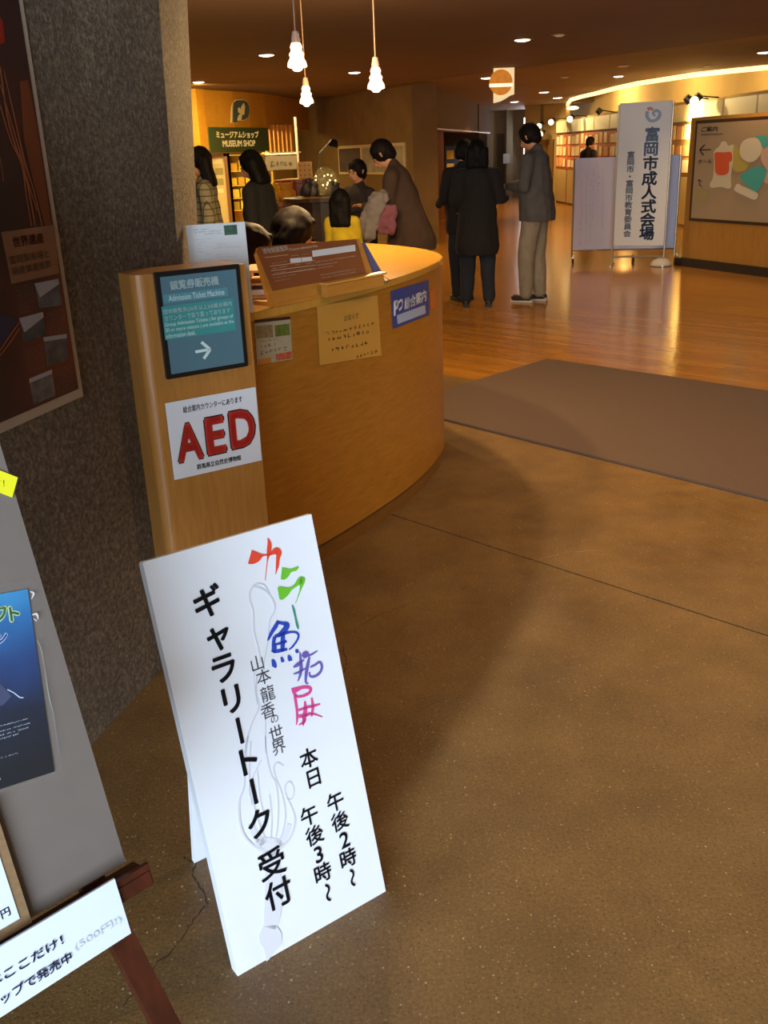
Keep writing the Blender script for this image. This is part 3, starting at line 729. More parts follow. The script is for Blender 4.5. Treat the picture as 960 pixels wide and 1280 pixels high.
curve_text('', Zc(155, 690), Zc(272, 668), 6, mat('print_brown', '6a5a44', .7), st, dash=True, seed=4)
curve_text('', Zc(150, 640), Zc(225, 630), 3.4, mat('print_brown', '6a5a44', .7), st, dash=True, seed=5)
st = thing('yellow_notice', anchor(437, 415), 'large yellowed notice sheet with small handwriting on the counter front', 'notice')
curve_sheet('sheet', [Zc(396, 490), Zc(655, 442), Zc(672, 700), Zc(408, 742)], mat('notice_yellow', 'c29240', .35, var=.04, vs=10), st)
M_NB = mat('notice_ink', '5a3a12', .7)
curve_text('お知らせ', Zc(512, 542), Zc(574, 526), 8, M_NB, st)
for i, (a, b, h) in enumerate([((434, 608), (646, 562), 6), ((442, 634), (630, 594), 6), ((458, 678), (610, 646), 6), ((562, 706), (655, 682), 5)]):
    curve_text('', Zc(*a), Zc(*b), h, M_NB, st, dash=True, seed=30 + i)
st = thing('blue_desk_sign', anchor(512, 380), 'blue information sign with white writing on the counter front', 'sign')
curve_sheet('plate', [Zc(712, 425), Zc(874, 376), Zc(878, 527), Zc(722, 586)], mat('sign_blue', '35468c', .4), st)
curve_sheet('strip', [Zc(738, 528), Zc(858, 484), Zc(861, 520), Zc(742, 566)], mat('strip_pale', '9fb0cf', .4), st, dd=.0034)
curve_text('総合案内', Zc(770, 482), Zc(864, 440), 15, mat('sign_white', 'd8dce6', .5), st, bold=.03, dd=.0036)
curve_text('P', Zc(724, 500), Zc(745, 492), 19, mat('sign_white', 'd8dce6', .5), st, bold=.06, dd=.0036)
curve_text('つ', Zc(740, 490), Zc(764, 478), 14, mat('sign_white', 'd8dce6', .5), st, bold=.04, dd=.0037)
st = curve_sheet('orange_sticker', [Zc(879, 425), Zc(900, 415), Zc(904, 490), Zc(884, 508)], mat('sticker_orange', 'c06a2c', .5), None)
tag(st, 'narrow orange sticker right of the blue counter sign', 'sticker')

# ---- brown admission fee sign on the countertop
FP = Panel(at_z(338, 385, 1.0), (at_z(474, 357, 1.0) - at_z(338, 385, 1.0)), UP)
nb = FP.N; FSP = Panel(FP.O, FP.U, (UP - nb * .42))
fee = thing('fee_sign', tuple(FP.at(.2, 0, -.05)), 'brown wooden admission fee sign tilted back on the countertop', 'sign')
Zf = lambda X, Y: (300 + X * 200 / 960, 300 + Y * 200 / 960)
pu = lambda X, Y: FSP.uv(*Zf(X, Y))
tlq = pu(88, 45); trq = pu(690, -5); brq = pu(745, 190); blq = pu(200, 300); bb = FP.uv(*Zf(180, 408))
fw0 = min(0, tlq[0] + .005); 
MB().pprism(FSP, [(blq[0] - .03, 0.0), (brq[0] + .045, 0.0), (brq[0] + .045, .06), (trq[0] + .03, trq[1]), (trq[0] + .0, trq[1]), (tlq[0] + .02, tlq[1]), (tlq[0], tlq[1] - .02), (blq[0] - .03, .06)], -.016, 0).build('backboard', M_SIGNWOOD2, fee)
MB().pprism(FSP, [(blq[0] - .005, .055), (brq[0] + .004, .055), (trq[0] + .002, trq[1] - .001), (tlq[0] + .018, tlq[1] - .001), (tlq[0] + .001, tlq[1] - .02)], 0.0002, .004).build('printed_face', mat('fee_brown', '8a4f2a', .45, var=.06, vs=6), fee)
FF = FSP.off(.0045)
M_FP = mat('fee_print', 'd8c4ae', .6)
text('博物館観覧料', FF, Zf(134, 68), Zf(288, 48), 36 * .208, M_FP, fee, bold=.03)
text('Museum admission fees', FF, Zf(296, 56), Zf(464, 36), 16 * .208, M_FP, fee)
mb = MB()
def fq(mb, x0, y0, x1, y1, sl=-.10):
    quad_px(mb, FF, [Zf(x0, y0), Zf(x0 + 4, y1), Zf(x1 + 4, y1 + (x1 - x0) * sl), Zf(x1, y0 + (x1 - x0) * sl)], .0)
fq(mb, 300, 112, 365, 138); fq(mb, 368, 106, 430, 130); fq(mb, 432, 64, 690, 102, -.14)
mb.build('table_cell', M_PAPER, fee)
mb = MB()
for i, (x0, y0, x1, h) in enumerate([(305, 96, 350, 9), (372, 88, 418, 9), (190, 140, 285, 9), (195, 170, 285, 9), (330, 150, 360, 8), (395, 142, 430, 8), (200, 200, 280, 8), (290, 190, 440, 7), (195, 225, 340, 7), (205, 245, 300, 7),
        (450, 128, 700, 11), (460, 150, 590, 11), (465, 168, 560, 8), (480, 205, 690, 10), (485, 222, 700, 9)]):
    dashes(mb, FF, Zf(x0, y0), Zf(x1, y0 - (x1 - x0) * .11), h * .208, 50 + i)
mb.build('fine_print', M_FP, fee)
mb = MB()
for (x0, y0, x1, y1) in ((150, 105, 290, 88), (180, 158, 450, 122), (185, 185, 455, 150), (190, 210, 455, 172)):
    ribbon(mb, FF, [(x0, y0, 2.4), ((x0 + x1) / 2, (y0 + y1) / 2, 2.4), (x1, y1, 2.4)], 0, Zf)
mb.build('table_rule', M_FP, fee)
# ledge bar on the sign's foot
la = FP.uv(*Zf(482, 290)); lb = FP.uv(*Zf(838, 208)); 
MB().pprism(Panel(FP.at(0, 0, .0), FP.U, UP), [(la[0], .0), (lb[0] - .01, .0), (lb[0] - .01, .045), (la[0], .045)], .001, .03).build('ledge', M_SIGNWOOD2, fee, bevel=.003)
MB().pbox(FP, la[0], lb[0] - .0, .045, .052, -.002, .036).build('ledge_top', mat('ledge_light', 'd69a48', .35), fee)
MB().pbox(FP, blq[0] + .0, brq[0] + .03, .0, .012, -.12, .0).build('foot', M_SIGNWOOD2, fee)
# blue folder leaning behind
BFP = Panel(FP.at(lb[0] - .06, 0.001, -.03), FP.U, UP - FP.N * .42 - FP.U * .02)
fo = thing('blue_folder', tuple(BFP.at(0, 0)), 'blue ring folder leaning behind the brown fee sign', 'folder')
q0 = BFP.uv(455, 303); q1 = BFP.uv(477, 338)
MB().pprism(BFP, [(q0[0] - .1, .0), (q1[0] + .0, 0), (q1[0] - .002, .05), (q0[0] + .01, q0[1]), (q0[0] - .1, q0[1])], -.012, -.001).build('cover', mat('folder_blue', '5a6193', .4), fo)
pp = BFP.at(q1[0] - .015, .02, .0)
MB().tube([pp + Vector((0, 0, .01)), pp + FP.N * .03 + Vector((.01, 0, -.008)), pp + FP.N * .045 + Vector((-.02, -.01, -.015))], .0015, 6).build('cord', M_BLACKPL, fo)
# paper tray and boxes on the counter between notice and sign
tr = thing('paper_tray', (-.38, 3.50, 1.0), 'small wooden leaflet tray on the counter left of the fee sign', 'tray')
for z in (1.0, 1.045, 1.09): MB().box(-.47, -.33, 3.52, 3.74, z, z + .008).build('shelf', mat('tray_wood', 'd8ab60', .5), tr)
for x in (-.47, -.338): MB().box(x, x + .008, 3.52, 3.74, 1.008, 1.09).build('side', mat('tray_wood', 'd8ab60', .5), tr)
lf = MB().box(-.455, -.345, 3.53, 3.72, 1.009, 1.028).build('leaflet_stack', M_PAPER); tag(lf, 'stack of white leaflets in the wooden tray', 'leaflets')

# ---- pendant lamps over the counter
M_GLOW = mat('pendant_glow', 'ffdfc4', .4, emit=5.0); M_GLASS = mat('pendant_glass', 'ffc9a0', .25, emit=2.2); M_CORD = mat('pendant_cord', 'b8967a', .5)
for i, (px, py, Y, lab) in enumerate([(371, 74, 4.7, 'glowing glass pendant lamp hanging highest, left of the pair'), (470, 102, 5.3, 'glowing glass pendant lamp on the right, hanging alone'), (383, 122, 6.4, 'small glowing pendant lamp hanging lowest and farthest')]):
    p = at_Y(px, py, Y); t = thing('pendant_lamp', tuple(p), lab, 'lamp', 'pendant lamps over the counter')
    MB().tube([(p.x, p.y, p.z + .1), (p.x, p.y, 2.44)], .0035, 6).build('cord', M_CORD, t)
    MB().lathe(p, [(.006, .115), (.014, .11), (.019, .085), (.02, .065)], 14).build('socket', mat('socket_pale', 'd9b79c', .5), t)
    MB().lathe(p, [(.02, .066), (.027, .05), (.024, .035), (.034, .02), (.03, .006), (.041, -.012), (.044, -.03), (.038, -.034)], 20).build('shade', M_GLASS, t, smooth=True)
    MB().ell(p + Vector((0, 0, -.03)), (.026, .026, .02), 12, 8).build('bulb', M_GLOW, t)
    MB().lathe((p.x, p.y, 2.44), [(.04, 0), (.04, -.012), (.015, -.02)], 14).build('ceiling_rose', M_TRIM, t)
    light('pendant_light', 'POINT', (p.x, p.y, p.z - .07), 62 if i < 2 else 34, (1, .66, .30), .03)
# ============ white folding sign in the foreground ============
S_BL = Vector((-.32, 1.41, 0)); S_BR = Vector((-.03, 1.62, 0)); SU = (S_BR - S_BL).normalized(); SPerp = Vector((-SU.y, SU.x, 0))
SV = (SPerp * .198 + UP * .81).normalized(); SW = (S_BR - S_BL).length; SH = .833
SG = Panel(S_BL, SU, SV)
sign = thing('folding_sign', tuple(S_BL + SU * SW / 2 + SPerp * .15), 'white folding floor sign with rainbow brush title and black vertical lettering', 'sign')
def sheet_front():
    mb = MB(); vs = []; nu, nv = 12, 16
    for j in range(nv + 1):
        for i in range(nu + 1):
            u = SW * i / nu; v = SH * j / nv
            d = .002 * math.sin(3.1 * i / nu) * math.sin(3.1 * j / nv)
            vs.append(SG.at(u, v, d))
    n = nu + 1; mb.add(vs, [(j * n + i, j * n + i + 1, (j + 1) * n + i + 1, (j + 1) * n + i) for j in range(nv) for i in range(nu)])
    return mb
# board with a rounded top fold
prof = [(0, 0), (0, SH - .012), (-.004, SH - .003), (-.012, SH), (-.02, SH - .004), (-.022, SH - .014), (-.022, 0)]
mb = MB(); vs = [SG.at(-.0, v, d) for d, v in prof] + [SG.at(SW, v, d) for d, v in prof]; n = len(prof)
mb.add(vs, [tuple(range(n)), tuple(range(2 * n - 1, n - 1, -1))] + [((i + 1) % n, i, n + i, n + (i + 1) % n) for i in range(n)])
mb.build('front_board', M_WHITE, sign)
o = sheet_front().build('printed_sheet', mat('sheet_white', 'e6e9ee', .5, var=.01, vs=4), sign, smooth=True)
for v_ in o.data.vertices: v_.co += SG.N * .0012
# rear leg board
RT = SG.at(0, SH - .03, -.03); RBL = at_z(243, 1079); RN = Panel(RBL, SU, (RT - RBL) - SU * (RT - RBL).dot(SU))
rl = (RT - RBL).dot(RN.V)
MB().pbox(RN, 0, SW - .1, 0, rl - .01, -.012, 0).build('rear_board', M_WHITE, sign)
MB().pbox(SG, SW * .3, SW * .3 + .05, SH - .02, SH - .01, -.05, -.022).build('hinge', mat('steel', 'a09a90', .3, metal=.9), sign)
T = SG.off(.0042)
mb = MB()
Z1 = lambda X, Y: (160 + X / 2.8235, 640 + Y / 2.8235); Z2 = lambda X, Y: (180 + X / 3, 920 + Y / 3)
# faint squid drawing
M_SQ = mat('squid_grey', 'cfd0d8', .6); M_SQ2 = mat('squid_wash', 'dadae0', .6)
mb = MB()
for pts in ([(560 - 60, 290, 5), (480, 258, 5), (450, 256, 6), (432, 280, 6), (430, 310, 6), (442, 350, 5), (445, 420, 5), (460, 480, 4), (468, 530, 4)],
            [(445, 262, 8), (480, 275, 6), (505, 300, 6), (518, 330, 6), (515, 355, 5), (500, 385, 5), (495, 450, 4), (482, 520, 4), (480, 560, 3)],
            [(455, 580, 5), (452, 640, 6), (462, 690, 5), (440, 740, 5), (420, 800, 6), (412, 850, 5)], [(480, 640, 4), (484, 740, 4), (486, 850, 4)],
            [(445, 560, 3), (448, 620, 3), (456, 680, 3)]):
    ribbon(mb, T, pts, 0, Z1)
for pts in ([(390, 0, 6), (378, 90, 6), (375, 190, 6), (358, 240, 7), (358, 310, 8), (375, 370, 8), (410, 410, 8), (450, 425, 6)],
            [(455, 0, 5), (458, 60, 5), (475, 140, 6), (495, 180, 6), (503, 260, 6), (500, 340, 6), (490, 400, 5)],
            [(400, 20, 5), (395, 120, 6), (400, 200, 6), (420, 290, 6), (440, 350, 6), (460, 400, 5)],
            [(523, 112, 5), (500, 100, 6), (486, 120, 6), (495, 160, 5), (515, 210, 6), (530, 290, 6), (520, 360, 6), (500, 405, 5)],
            [(535, 235, 5), (555, 235, 5), (562, 200, 5), (548, 172, 6), (530, 185, 6), (530, 215, 5), (550, 260, 6), (566, 310, 8), (558, 360, 8), (535, 400, 8), (500, 425, 6)],
            [(440, 90, 4), (410, 150, 4), (395, 200, 5), (405, 260, 5)], [(470, 220, 5), (478, 300, 6), (475, 390, 6)], [(425, 130, 4), (435, 230, 5), (455, 320, 5)]):
    ribbon(mb, T, pts, 0, Z2)
mb.build('squid_outline', M_SQ, sign)
mb = MB()
for pts in ([(415, 400, 30), (450, 410, 60), (480, 415, 70), (520, 405, 30)], [(482, 430, 52), (484, 520, 60), (486, 600, 66), (480, 680, 60), (470, 720, 44)],
            [(470, 712, 48), (474, 745, 84), (474, 780, 78), (470, 808, 36), (460, 850, 3)], [(400, 330, 22), (420, 375, 26), (450, 405, 30)], [(545, 330, 18), (530, 375, 22), (505, 405, 24)]):
    ribbon(mb, T, pts, -.0004, Z2)
mb.build('squid_wash', M_SQ2, sign)
T2 = T.off(.0004)
mb = MB()
for ch, X, Y, s_ in (('ギ', 280, 320, 1), ('ャ', 318, 440, 1), ('ラ', 338, 552, 1), ('リ', 367, 662, 1), ('ー', 395, 772, 1)):
    x, y = Z1(X, Y); char(mb, ch, T2, x, y, .062, 0, .028, rot=-math.pi / 2 if ch == 'ー' else 0)
for ch, X, Y, s_ in (('ト', 385, 97, 1), ('ー', 412, 208, 1), ('ク', 436, 328, 1), ('受', 480, 480, 1), ('付', 505, 592, 1)):
    x, y = Z2(X, Y); char(mb, ch, T2, x, y, .062, 0, .028 if ch not in '受付' else .022, rot=-math.pi / 2 if ch == 'ー' else 0)
mb.build('lettering', M_BLACK, sign, label='bold black vertical lettering down the left of the sign')
mb = MB()
for ch, X, Y in (('本', 618, 84), ('日', 636, 157), ('午', 718, 248), ('後', 735, 320), ('2', 752, 390), ('時', 765, 460), ('〜', 782, 532), ('午', 620, 300), ('後', 640, 373), ('3', 655, 445), ('時', 670, 515), ('〜', 690, 588)):
    x, y = Z2(X, Y); char(mb, ch, T2, x, y, .0425 if ch not in '23' else .048, 0, .016, rot=-math.pi / 2 if ch == '〜' else 0)
mb.build('lettering', M_BLACK, sign, label='smaller black date and time lettering')
mb = MB()
for ch, X, Y, k in (('山', 456, 535, 1), ('本', 478, 582, 1), ('龍', 493, 642, 1), ('香', 494, 702, 1), ('の', 517, 730, .62), ('世', 523, 782, 1), ('界', 532, 830, 1)):
    x, y = Z1(X, Y); char(mb, ch, T2, x, y, .033 * k, 0, -.014)
mb.build('lettering', mat('ink_grey', '3c3c44', .6), sign, label='thin grey lettering of the middle column')
def brush(strokes, hexc, lab):
    mb = MB()
    for p in strokes: ribbon(mb, T2, p, 0, Z1)
    mb.build('brush_lettering', mat('brush_' + hexc, hexc, .6), sign, label=lab)
brush([[(430, 158, 50), (440, 160, 48), (458, 158, 34), (476, 153, 8), (500, 150, 8), (512, 143, 16), (524, 138, 26), (532, 146, 20), (529, 165, 13), (527, 190, 11), (524, 205, 6), (521, 220, 2)],
       [(493, 92, 2), (499, 112, 14), (497, 140, 15), (492, 170, 4), (488, 205, 2.5), (484, 241, 2)]], 'e2452a', 'red brush letter')
brush([[(541, 217, 38), (548, 217, 44), (562, 212, 30), (574, 207, 12), (592, 201, 12), (600, 194, 6)],
       [(531, 288, 40), (540, 286, 48), (558, 280, 32), (574, 271, 12), (592, 258, 12), (606, 244, 22), (615, 238, 20), (613, 252, 16), (609, 272, 6), (600, 298, 3), (591, 322, 2)]], '6cbe2e', 'green brush letter')
brush([[(579, 328, 4), (585, 345, 8), (591, 372, 7), (598, 402, 9), (601, 414, 3)]], '3f8f7a', 'teal brush stroke')
brush([[(530, 384, 10), (522, 402, 15), (508, 424, 13), (497, 446, 9), (493, 455, 3)], [(528, 390, 12), (545, 393, 12), (560, 398, 20), (556, 412, 20), (540, 430, 18), (528, 438, 12)],
       [(518, 440, 14), (514, 460, 13), (516, 480, 18), (512, 496, 14)], [(518, 440, 12), (545, 430, 13), (575, 424, 8), (595, 426, 8), (602, 438, 8), (595, 456, 7), (580, 476, 7), (568, 486, 5)],
       [(514, 470, 8), (535, 464, 9), (560, 456, 9)], [(547, 428, 14), (546, 460, 16), (545, 490, 14)], [(512, 494, 10), (535, 490, 13), (562, 484, 9)],
       [(509, 520, 8), (514, 530, 15), (517, 545, 17), (516, 549, 8)], [(540, 512, 6), (544, 520, 11), (547, 530, 12)], [(566, 505, 6), (570, 515, 15), (574, 526, 13)], [(591, 486, 5), (596, 491, 13), (598, 498, 9)]], '2746b4', 'blue brush letter')
brush([[(584, 548, 6), (600, 538, 14), (612, 528, 8), (622, 522, 4)], [(606, 495, 4), (609, 520, 9), (611, 550, 12), (607, 578, 9), (599, 598, 3)], [(584, 572, 4), (602, 566, 8), (626, 552, 5)],
       [(616, 512, 14), (628, 503, 26), (640, 506, 8), (655, 499, 6), (669, 490, 3)], [(640, 512, 7), (634, 540, 12), (629, 570, 11), (627, 600, 7), (636, 606, 5)],
       [(643, 548, 6), (660, 540, 8), (676, 530, 8), (684, 545, 9), (678, 566, 9), (660, 580, 9), (643, 580, 8), (640, 565, 5)]], '6a5cae', 'purple brush letter')
brush([[(578, 632, 20), (592, 628, 18), (612, 620, 12), (632, 618, 12), (644, 624, 11), (640, 638, 10), (622, 648, 10), (600, 652, 9), (590, 645, 8)],
       [(588, 640, 10), (592, 670, 10), (596, 700, 9), (597, 730, 8), (594, 752, 3)], [(602, 700, 8), (630, 690, 9), (655, 685, 9), (678, 678, 5)], [(602, 722, 12), (625, 718, 12), (650, 712, 8), (686, 724, 3)],
       [(624, 668, 6), (626, 695, 13), (622, 725, 14), (618, 755, 4)], [(648, 656, 6), (652, 690, 10), (648, 722, 6)], [(626, 730, 8), (620, 742, 10), (602, 752, 3)]], 'd8478e', 'pink brush letter')

# ============ poster on the left wall ============
wdv = Vector((.265, .964, 0)).normalized(); WPn = Panel(Vector((-.82, 2.22, 0)) , wdv, UP); WPn = WPn.off(.002)
pc = WPn.uv(103, 495); pl = WPn.uv(0, 540)
po = thing('wall_poster', tuple(WPn.at(pc[0] - .4, pc[1])), 'large dark red poster with white border and small photos on the rough wall', 'poster')
PW = .78; pu1 = pc[0]; pv0 = pc[1]; PHt = 1.12
MB().pbox(WPn, pu1 - PW, pu1, pv0, pv0 + PHt, 0, .003).build('border', mat('poster_border', 'b0a190', .6), po)
bd = .018
def poster_mat():
    m, nt, b, tc = newmat('poster_print'); v = tc.outputs['Object']
    n = noisen(nt, v, 3.0, 3)
    c = ramp(nt, n, [(.3, rgb('241a20')), (.5, rgb('3c1e1c')), (.7, rgb('6e3018'))]).outputs[0]
    nt.links.new(c, b.inputs['Base Color']); b.inputs['Roughness'].default_value = .45; return m
MB().pbox(WPn, pu1 - PW + bd, pu1 - bd, pv0 + bd * 1.3, pv0 + PHt - bd, .0032, .0042).build('print', poster_mat(), po)
PN = WPn.off(.0048); Zw = lambda X, Y: (X * 110 / 371, 180 + Y * 110 / 371)
def pq(pts, hexc, name, d=0.0, **k):
    mb = MB(); quad_px(mb, PN, [Zw(*p) for p in pts], d); return mb.build(name, mat('pq' + hexc, hexc, .5, **k), po)
pq([(5, 372), (228, 340), (250, 545), (48, 590)], '8a6248', 'title_block', var=.15, vs=12)
text('世界遺産', PN.off(.0006), Zw(52, 415), Zw(182, 395), 46 * .296, mat('poster_red', '5e1f1a', .6), po, bold=.02)
text('富岡製糸場と', PN.off(.0006), Zw(38, 488), Zw(206, 464), 36 * .296, mat('poster_ink', '3c2418', .6), po)
text('絹産業遺産群', PN.off(.0006), Zw(50, 535), Zw(214, 508), 34 * .296, mat('poster_ink', '3c2418', .6), po)
for i, pts in enumerate([[(145, 588), (245, 568), (262, 680), (165, 692)], [(80, 735), (180, 708), (195, 808), (98, 838)], [(182, 815), (280, 800), (288, 910), (198, 938)], [(122, 990), (218, 950), (235, 1060), (142, 1098)]]):
    pq(pts, ['5b5a62', '4a4a50', '55504e', '66625f'][i], 'photo', var=.45, vs=30)
    q = [((pts[0][0] * (1 - f) + pts[3][0] * f), (pts[0][1] * (1 - f) + pts[3][1] * f)) for f in (0, .45)]
    pq([pts[0], pts[1], (pts[1][0] + 4, pts[1][1] + 22), (pts[0][0] + 22, pts[0][1] + 60)] if i < 2 else [pts[0], pts[1], (pts[1][0] + 2, pts[1][1] + 18), (pts[0][0] + 2, pts[0][1] + 18)], 'a5a5ae', 'photo_sky', d=.0004)
mb = MB(); k = 0
for (x0, y0, w_, n) in ((62, 605, 78, 11), (190, 712, 78, 10), (98, 862, 80, 10), (228, 950, 72, 10)):
    for r in range(n):
        dashes(mb, PN, Zw(x0 + r * 1.8, y0 + r * 10.5), Zw(x0 + w_ + r * 1.8, y0 - w_ * .15 + r * 10.5), 5 * .296, 200 + k, d=.0004); k += 1
mb.build('fine_print', mat('poster_pale', '8d8078', .6), po)
mb = MB()
for pts in ([(-10, 60, 3), (60, 240, 2), (120, 420, 3)], ):
    pass
Zq = lambda X, Y: (X * 180 / 411, Y * 180 / 411)
for pts in ([(0, 190, 3), (20, 330, 4), (45, 420, 4), (68, 480, 6), (85, 560, 4), (100, 645, 4)], [(0, 300, 3), (30, 400, 3), (62, 470, 5), (75, 560, 3), (90, 645, 3)], [(10, 200, 2), (40, 330, 3), (70, 460, 4), (95, 540, 3), (120, 645, 4)],
            [(0, 240, 2), (35, 360, 3), (66, 465, 4), (80, 520, 3), (105, 600, 3)], [(0, 1000, 4), (30, 955, 4), (55, 920, 4)], [(0, 1015, 4), (30, 975, 4), (56, 935, 4)], [(0, 450, 2), (10, 520, 2)]):
    mb = MB(); ribbon(mb, PN, pts, .0003, Zq); mb.build('rope_print', mat('rope_orange', '9a5632', .6), po)
mb = MB(); quad_px(mb, PN, [Zq(56, 232), Zq(80, 228), Zq(104, 350), Zq(146, 640), Zq(128, 645), Zq(95, 520), Zq(68, 400)], .0001); mb.build('orange_glow_print', mat('poster_orange', '6b341c', .5, var=.15, vs=6), po)
mb = MB(); quad_px(mb, PN, [Zq(-20, 905), Zq(20, 900), Zq(50, 915), Zq(20, 965), Zq(-20, 1000)], .0001); mb.build('blue_print', mat('poster_bluep', '2e2c48', .5), po)
mb = MB(); quad_px(mb, PN, [Zq(-20, 20), Zq(8, 60), Zq(14, 120), Zq(-10, 130)], .0001); mb.build('red_print', mat('poster_redp', '8a1512', .5), po)

# ============ easel with grey board at the left edge ============
EU = Vector((.714, .700, 0)).normalized(); EPp = Vector((-EU.y, EU.x, 0)); EV = (EPp * math.sin(.27) + UP * math.cos(.27)).normalized()
E0 = at_z(172, 1078, .62); EB = Panel(E0, EU, EV)
easel = thing('display_easel', (E0.x - .22, E0.y - .2, 0), 'dark reddish wooden easel at the left edge of the photo', 'easel')
def eu(x, y): return EB.uv(x, y)
# ledge
MB().pbox(EB, -.75, .0, -.022, 0.0, -.012, .034).build('ledge', M_DKWOOD, easel, bevel=.002)
MB().pbox(EB, -.75, -.0, 0.0, .008, .026, .034).build('ledge_lip', M_DKWOOD, easel)
# splayed front legs
lg = [eu(141, 1178), eu(172, 1165), eu(231, 1280), eu(195, 1280)]
dirr = ((lg[2][0] - lg[1][0]), (lg[2][1] - lg[1][1]))
vb = -.62 / EV.z; tt = (vb - lg[1][1]) / dirr[1]; b_r = (lg[1][0] + dirr[0] * tt, vb)
ttop = (.62 - lg[1][1]) / dirr[1]; t_r = (lg[1][0] + dirr[0] * ttop, .62)
wleg = abs(lg[1][0] - lg[0][0]) * .95
for sgn in (1, -1):
    f = (lambda u: u) if sgn > 0 else (lambda u: -.75 - u)
    MB().pprism(EB, [(f(b_r[0]), b_r[1]), (f(t_r[0]), t_r[1]), (f(t_r[0] - wleg), t_r[1]), (f(b_r[0] - wleg), b_r[1])], -.034, -.014).build('front_leg', M_DKWOOD, easel)
# rear leg
hp = EB.at(-.375, .60, -.05); rb = at_z(205, 1290); rb = Vector((E0.x - .375 * EU.x, E0.y - .375 * EU.y, 0)) + EPp * .55
MB().tube([hp, rb + Vector((0, 0, .012))], .013, 6).build('rear_leg', M_DKWOOD, easel)
MB().pbox(EB, -.62, -.13, .575, .60, -.05, -.034).build('crossbar', M_DKWOOD, easel)
# grey board
gb = MB().pbox(EB, -.70, -.015, .009, .96, -.012, 0.0).build('grey_board', mat('board_grey', '665c54', .8, var=.03, vs=30)); tag(gb, 'large plain grey display board standing on the easel ledge', 'board')
# blue poster in a clear sleeve
Ze = lambda X, Y: (X * 180 / 886, 800 + Y * 180 / 886); Zt = lambda X, Y: (X * 180 / 960, 580 + Y * 180 / 960)
q = [EB.uv(*Zt(180, 832)), EB.uv(*Ze(330, 808))]
bu1 = (q[0][0] + q[1][0]) / 2; bv1 = q[0][1]; bv0 = q[1][1]
pv = Vector((q[0][0] - q[1][0], q[0][1] - q[1][1], 0)).normalized(); EBB = EB; pO = EB.at(q[1][0], q[1][1])
pV = EB.U * pv.x + EB.V * pv.y; pU = EB.U * pv.y - EB.V * pv.x; ph_ = math.hypot(q[0][0] - q[1][0], q[0][1] - q[1][1])
EBO = EB; EB = Panel(pO, pU, pV); bu1 = 0; bv0 = 0; bv1 = ph_
bp = thing('blue_poster', tuple(EB.at(-.1, 0, .002)), 'deep blue underwater poster in a clear sleeve on the grey board', 'poster')
def blue_mat():
    m, nt, b, tc = newmat('blue_poster_print')
    sp = nt.nodes.new('ShaderNodeSeparateXYZ'); nt.links.new(tc.outputs['Generated'], sp.inputs[0])
    nz = noisen(nt, tc.outputs['Object'], 14, 4); ad = nt.nodes.new('ShaderNodeMath'); ad.operation = 'MULTIPLY_ADD'; nt.links.new(nz, ad.inputs[0]); ad.inputs[1].default_value = .22; nt.links.new(sp.outputs[2], ad.inputs[2])
    c = ramp(nt, ad.outputs[0], [(.2, rgb('090a10')), (.45, rgb('10172a')), (.66, rgb('1a3566')), (.85, rgb('22639a')), (1.0, rgb('3c90bc'))]).outputs[0]
    nt.links.new(c, b.inputs['Base Color']); b.inputs['Roughness'].default_value = .6; b.inputs['Specular IOR Level'].default_value = .2; return m
MB().pbox(EB, bu1 - .30, bu1, bv0, bv1, .001, .002).build('print', blue_mat(), bp)
def clear_mat():
    m, nt, b, tc = newmat('clear_sleeve'); b.inputs['Base Color'].default_value = (.25, .25, .25, 1); b.inputs['Alpha'].default_value = .03; b.inputs['Roughness'].default_value = .3
    bn = nt.nodes.new('ShaderNodeBump'); bn.inputs['Strength'].default_value = .1; bn.inputs['Distance'].default_value = .004
    mp = nt.nodes.new('ShaderNodeMapping'); mp.inputs['Scale'].default_value = (1, 1, .25); nt.links.new(tc.outputs['Object'], mp.inputs[0])
    nt.links.new(noisen(nt, mp.outputs[0], 60, 2), bn.inputs['Height']); nt.links.new(bn.outputs[0], b.inputs['Normal']); return m
MB().pbox(EB, bu1 - .31, bu1 + .012, bv0 - .004, bv1 + .012, .003, .0035).build('clear_sleeve', clear_mat(), bp)
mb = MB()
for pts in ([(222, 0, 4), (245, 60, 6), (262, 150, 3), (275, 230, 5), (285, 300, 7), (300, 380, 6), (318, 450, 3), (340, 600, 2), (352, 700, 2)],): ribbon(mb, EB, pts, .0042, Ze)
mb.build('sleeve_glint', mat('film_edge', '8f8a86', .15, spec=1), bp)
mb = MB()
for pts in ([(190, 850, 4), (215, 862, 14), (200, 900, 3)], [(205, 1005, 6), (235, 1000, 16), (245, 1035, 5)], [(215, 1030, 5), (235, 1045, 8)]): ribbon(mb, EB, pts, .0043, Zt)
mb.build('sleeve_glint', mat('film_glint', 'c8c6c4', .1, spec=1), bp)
BPn = EB.off(.0022); M_BW = mat('poster_white', 'c9d3dc', .6)
mbg = MB(); mbf = MB()
for ch, x in (('フ', 2), ('ト', 86)):
    mbg = MB(); mbf = MB(); X, Y = Zt(x, 1000); char(mbg, ch, BPn, X, Y, .021, .0002, .085); char(mbf, ch, BPn, X, Y, .021, .0005, .03)
    mbg.build('lettering', mat('letter_outline', 'c8dba4', .5), bp); mbf.build('lettering', mat('letter_green', '4f8a58', .5), bp)
mbg = MB(); mbf = MB(); X, Y = Zt(6, 1158); char(mbg, 'ン', BPn, X, Y, .017, .0002, .085); char(mbf, 'ン', BPn, X, Y, .017, .0005, .03)
mbg.build('lettering', mat('letter_pale', 'b9c8dc', .5), bp); mbf.build('lettering', mat('letter_blue', '3a5ea6', .5), bp)
mb = MB()
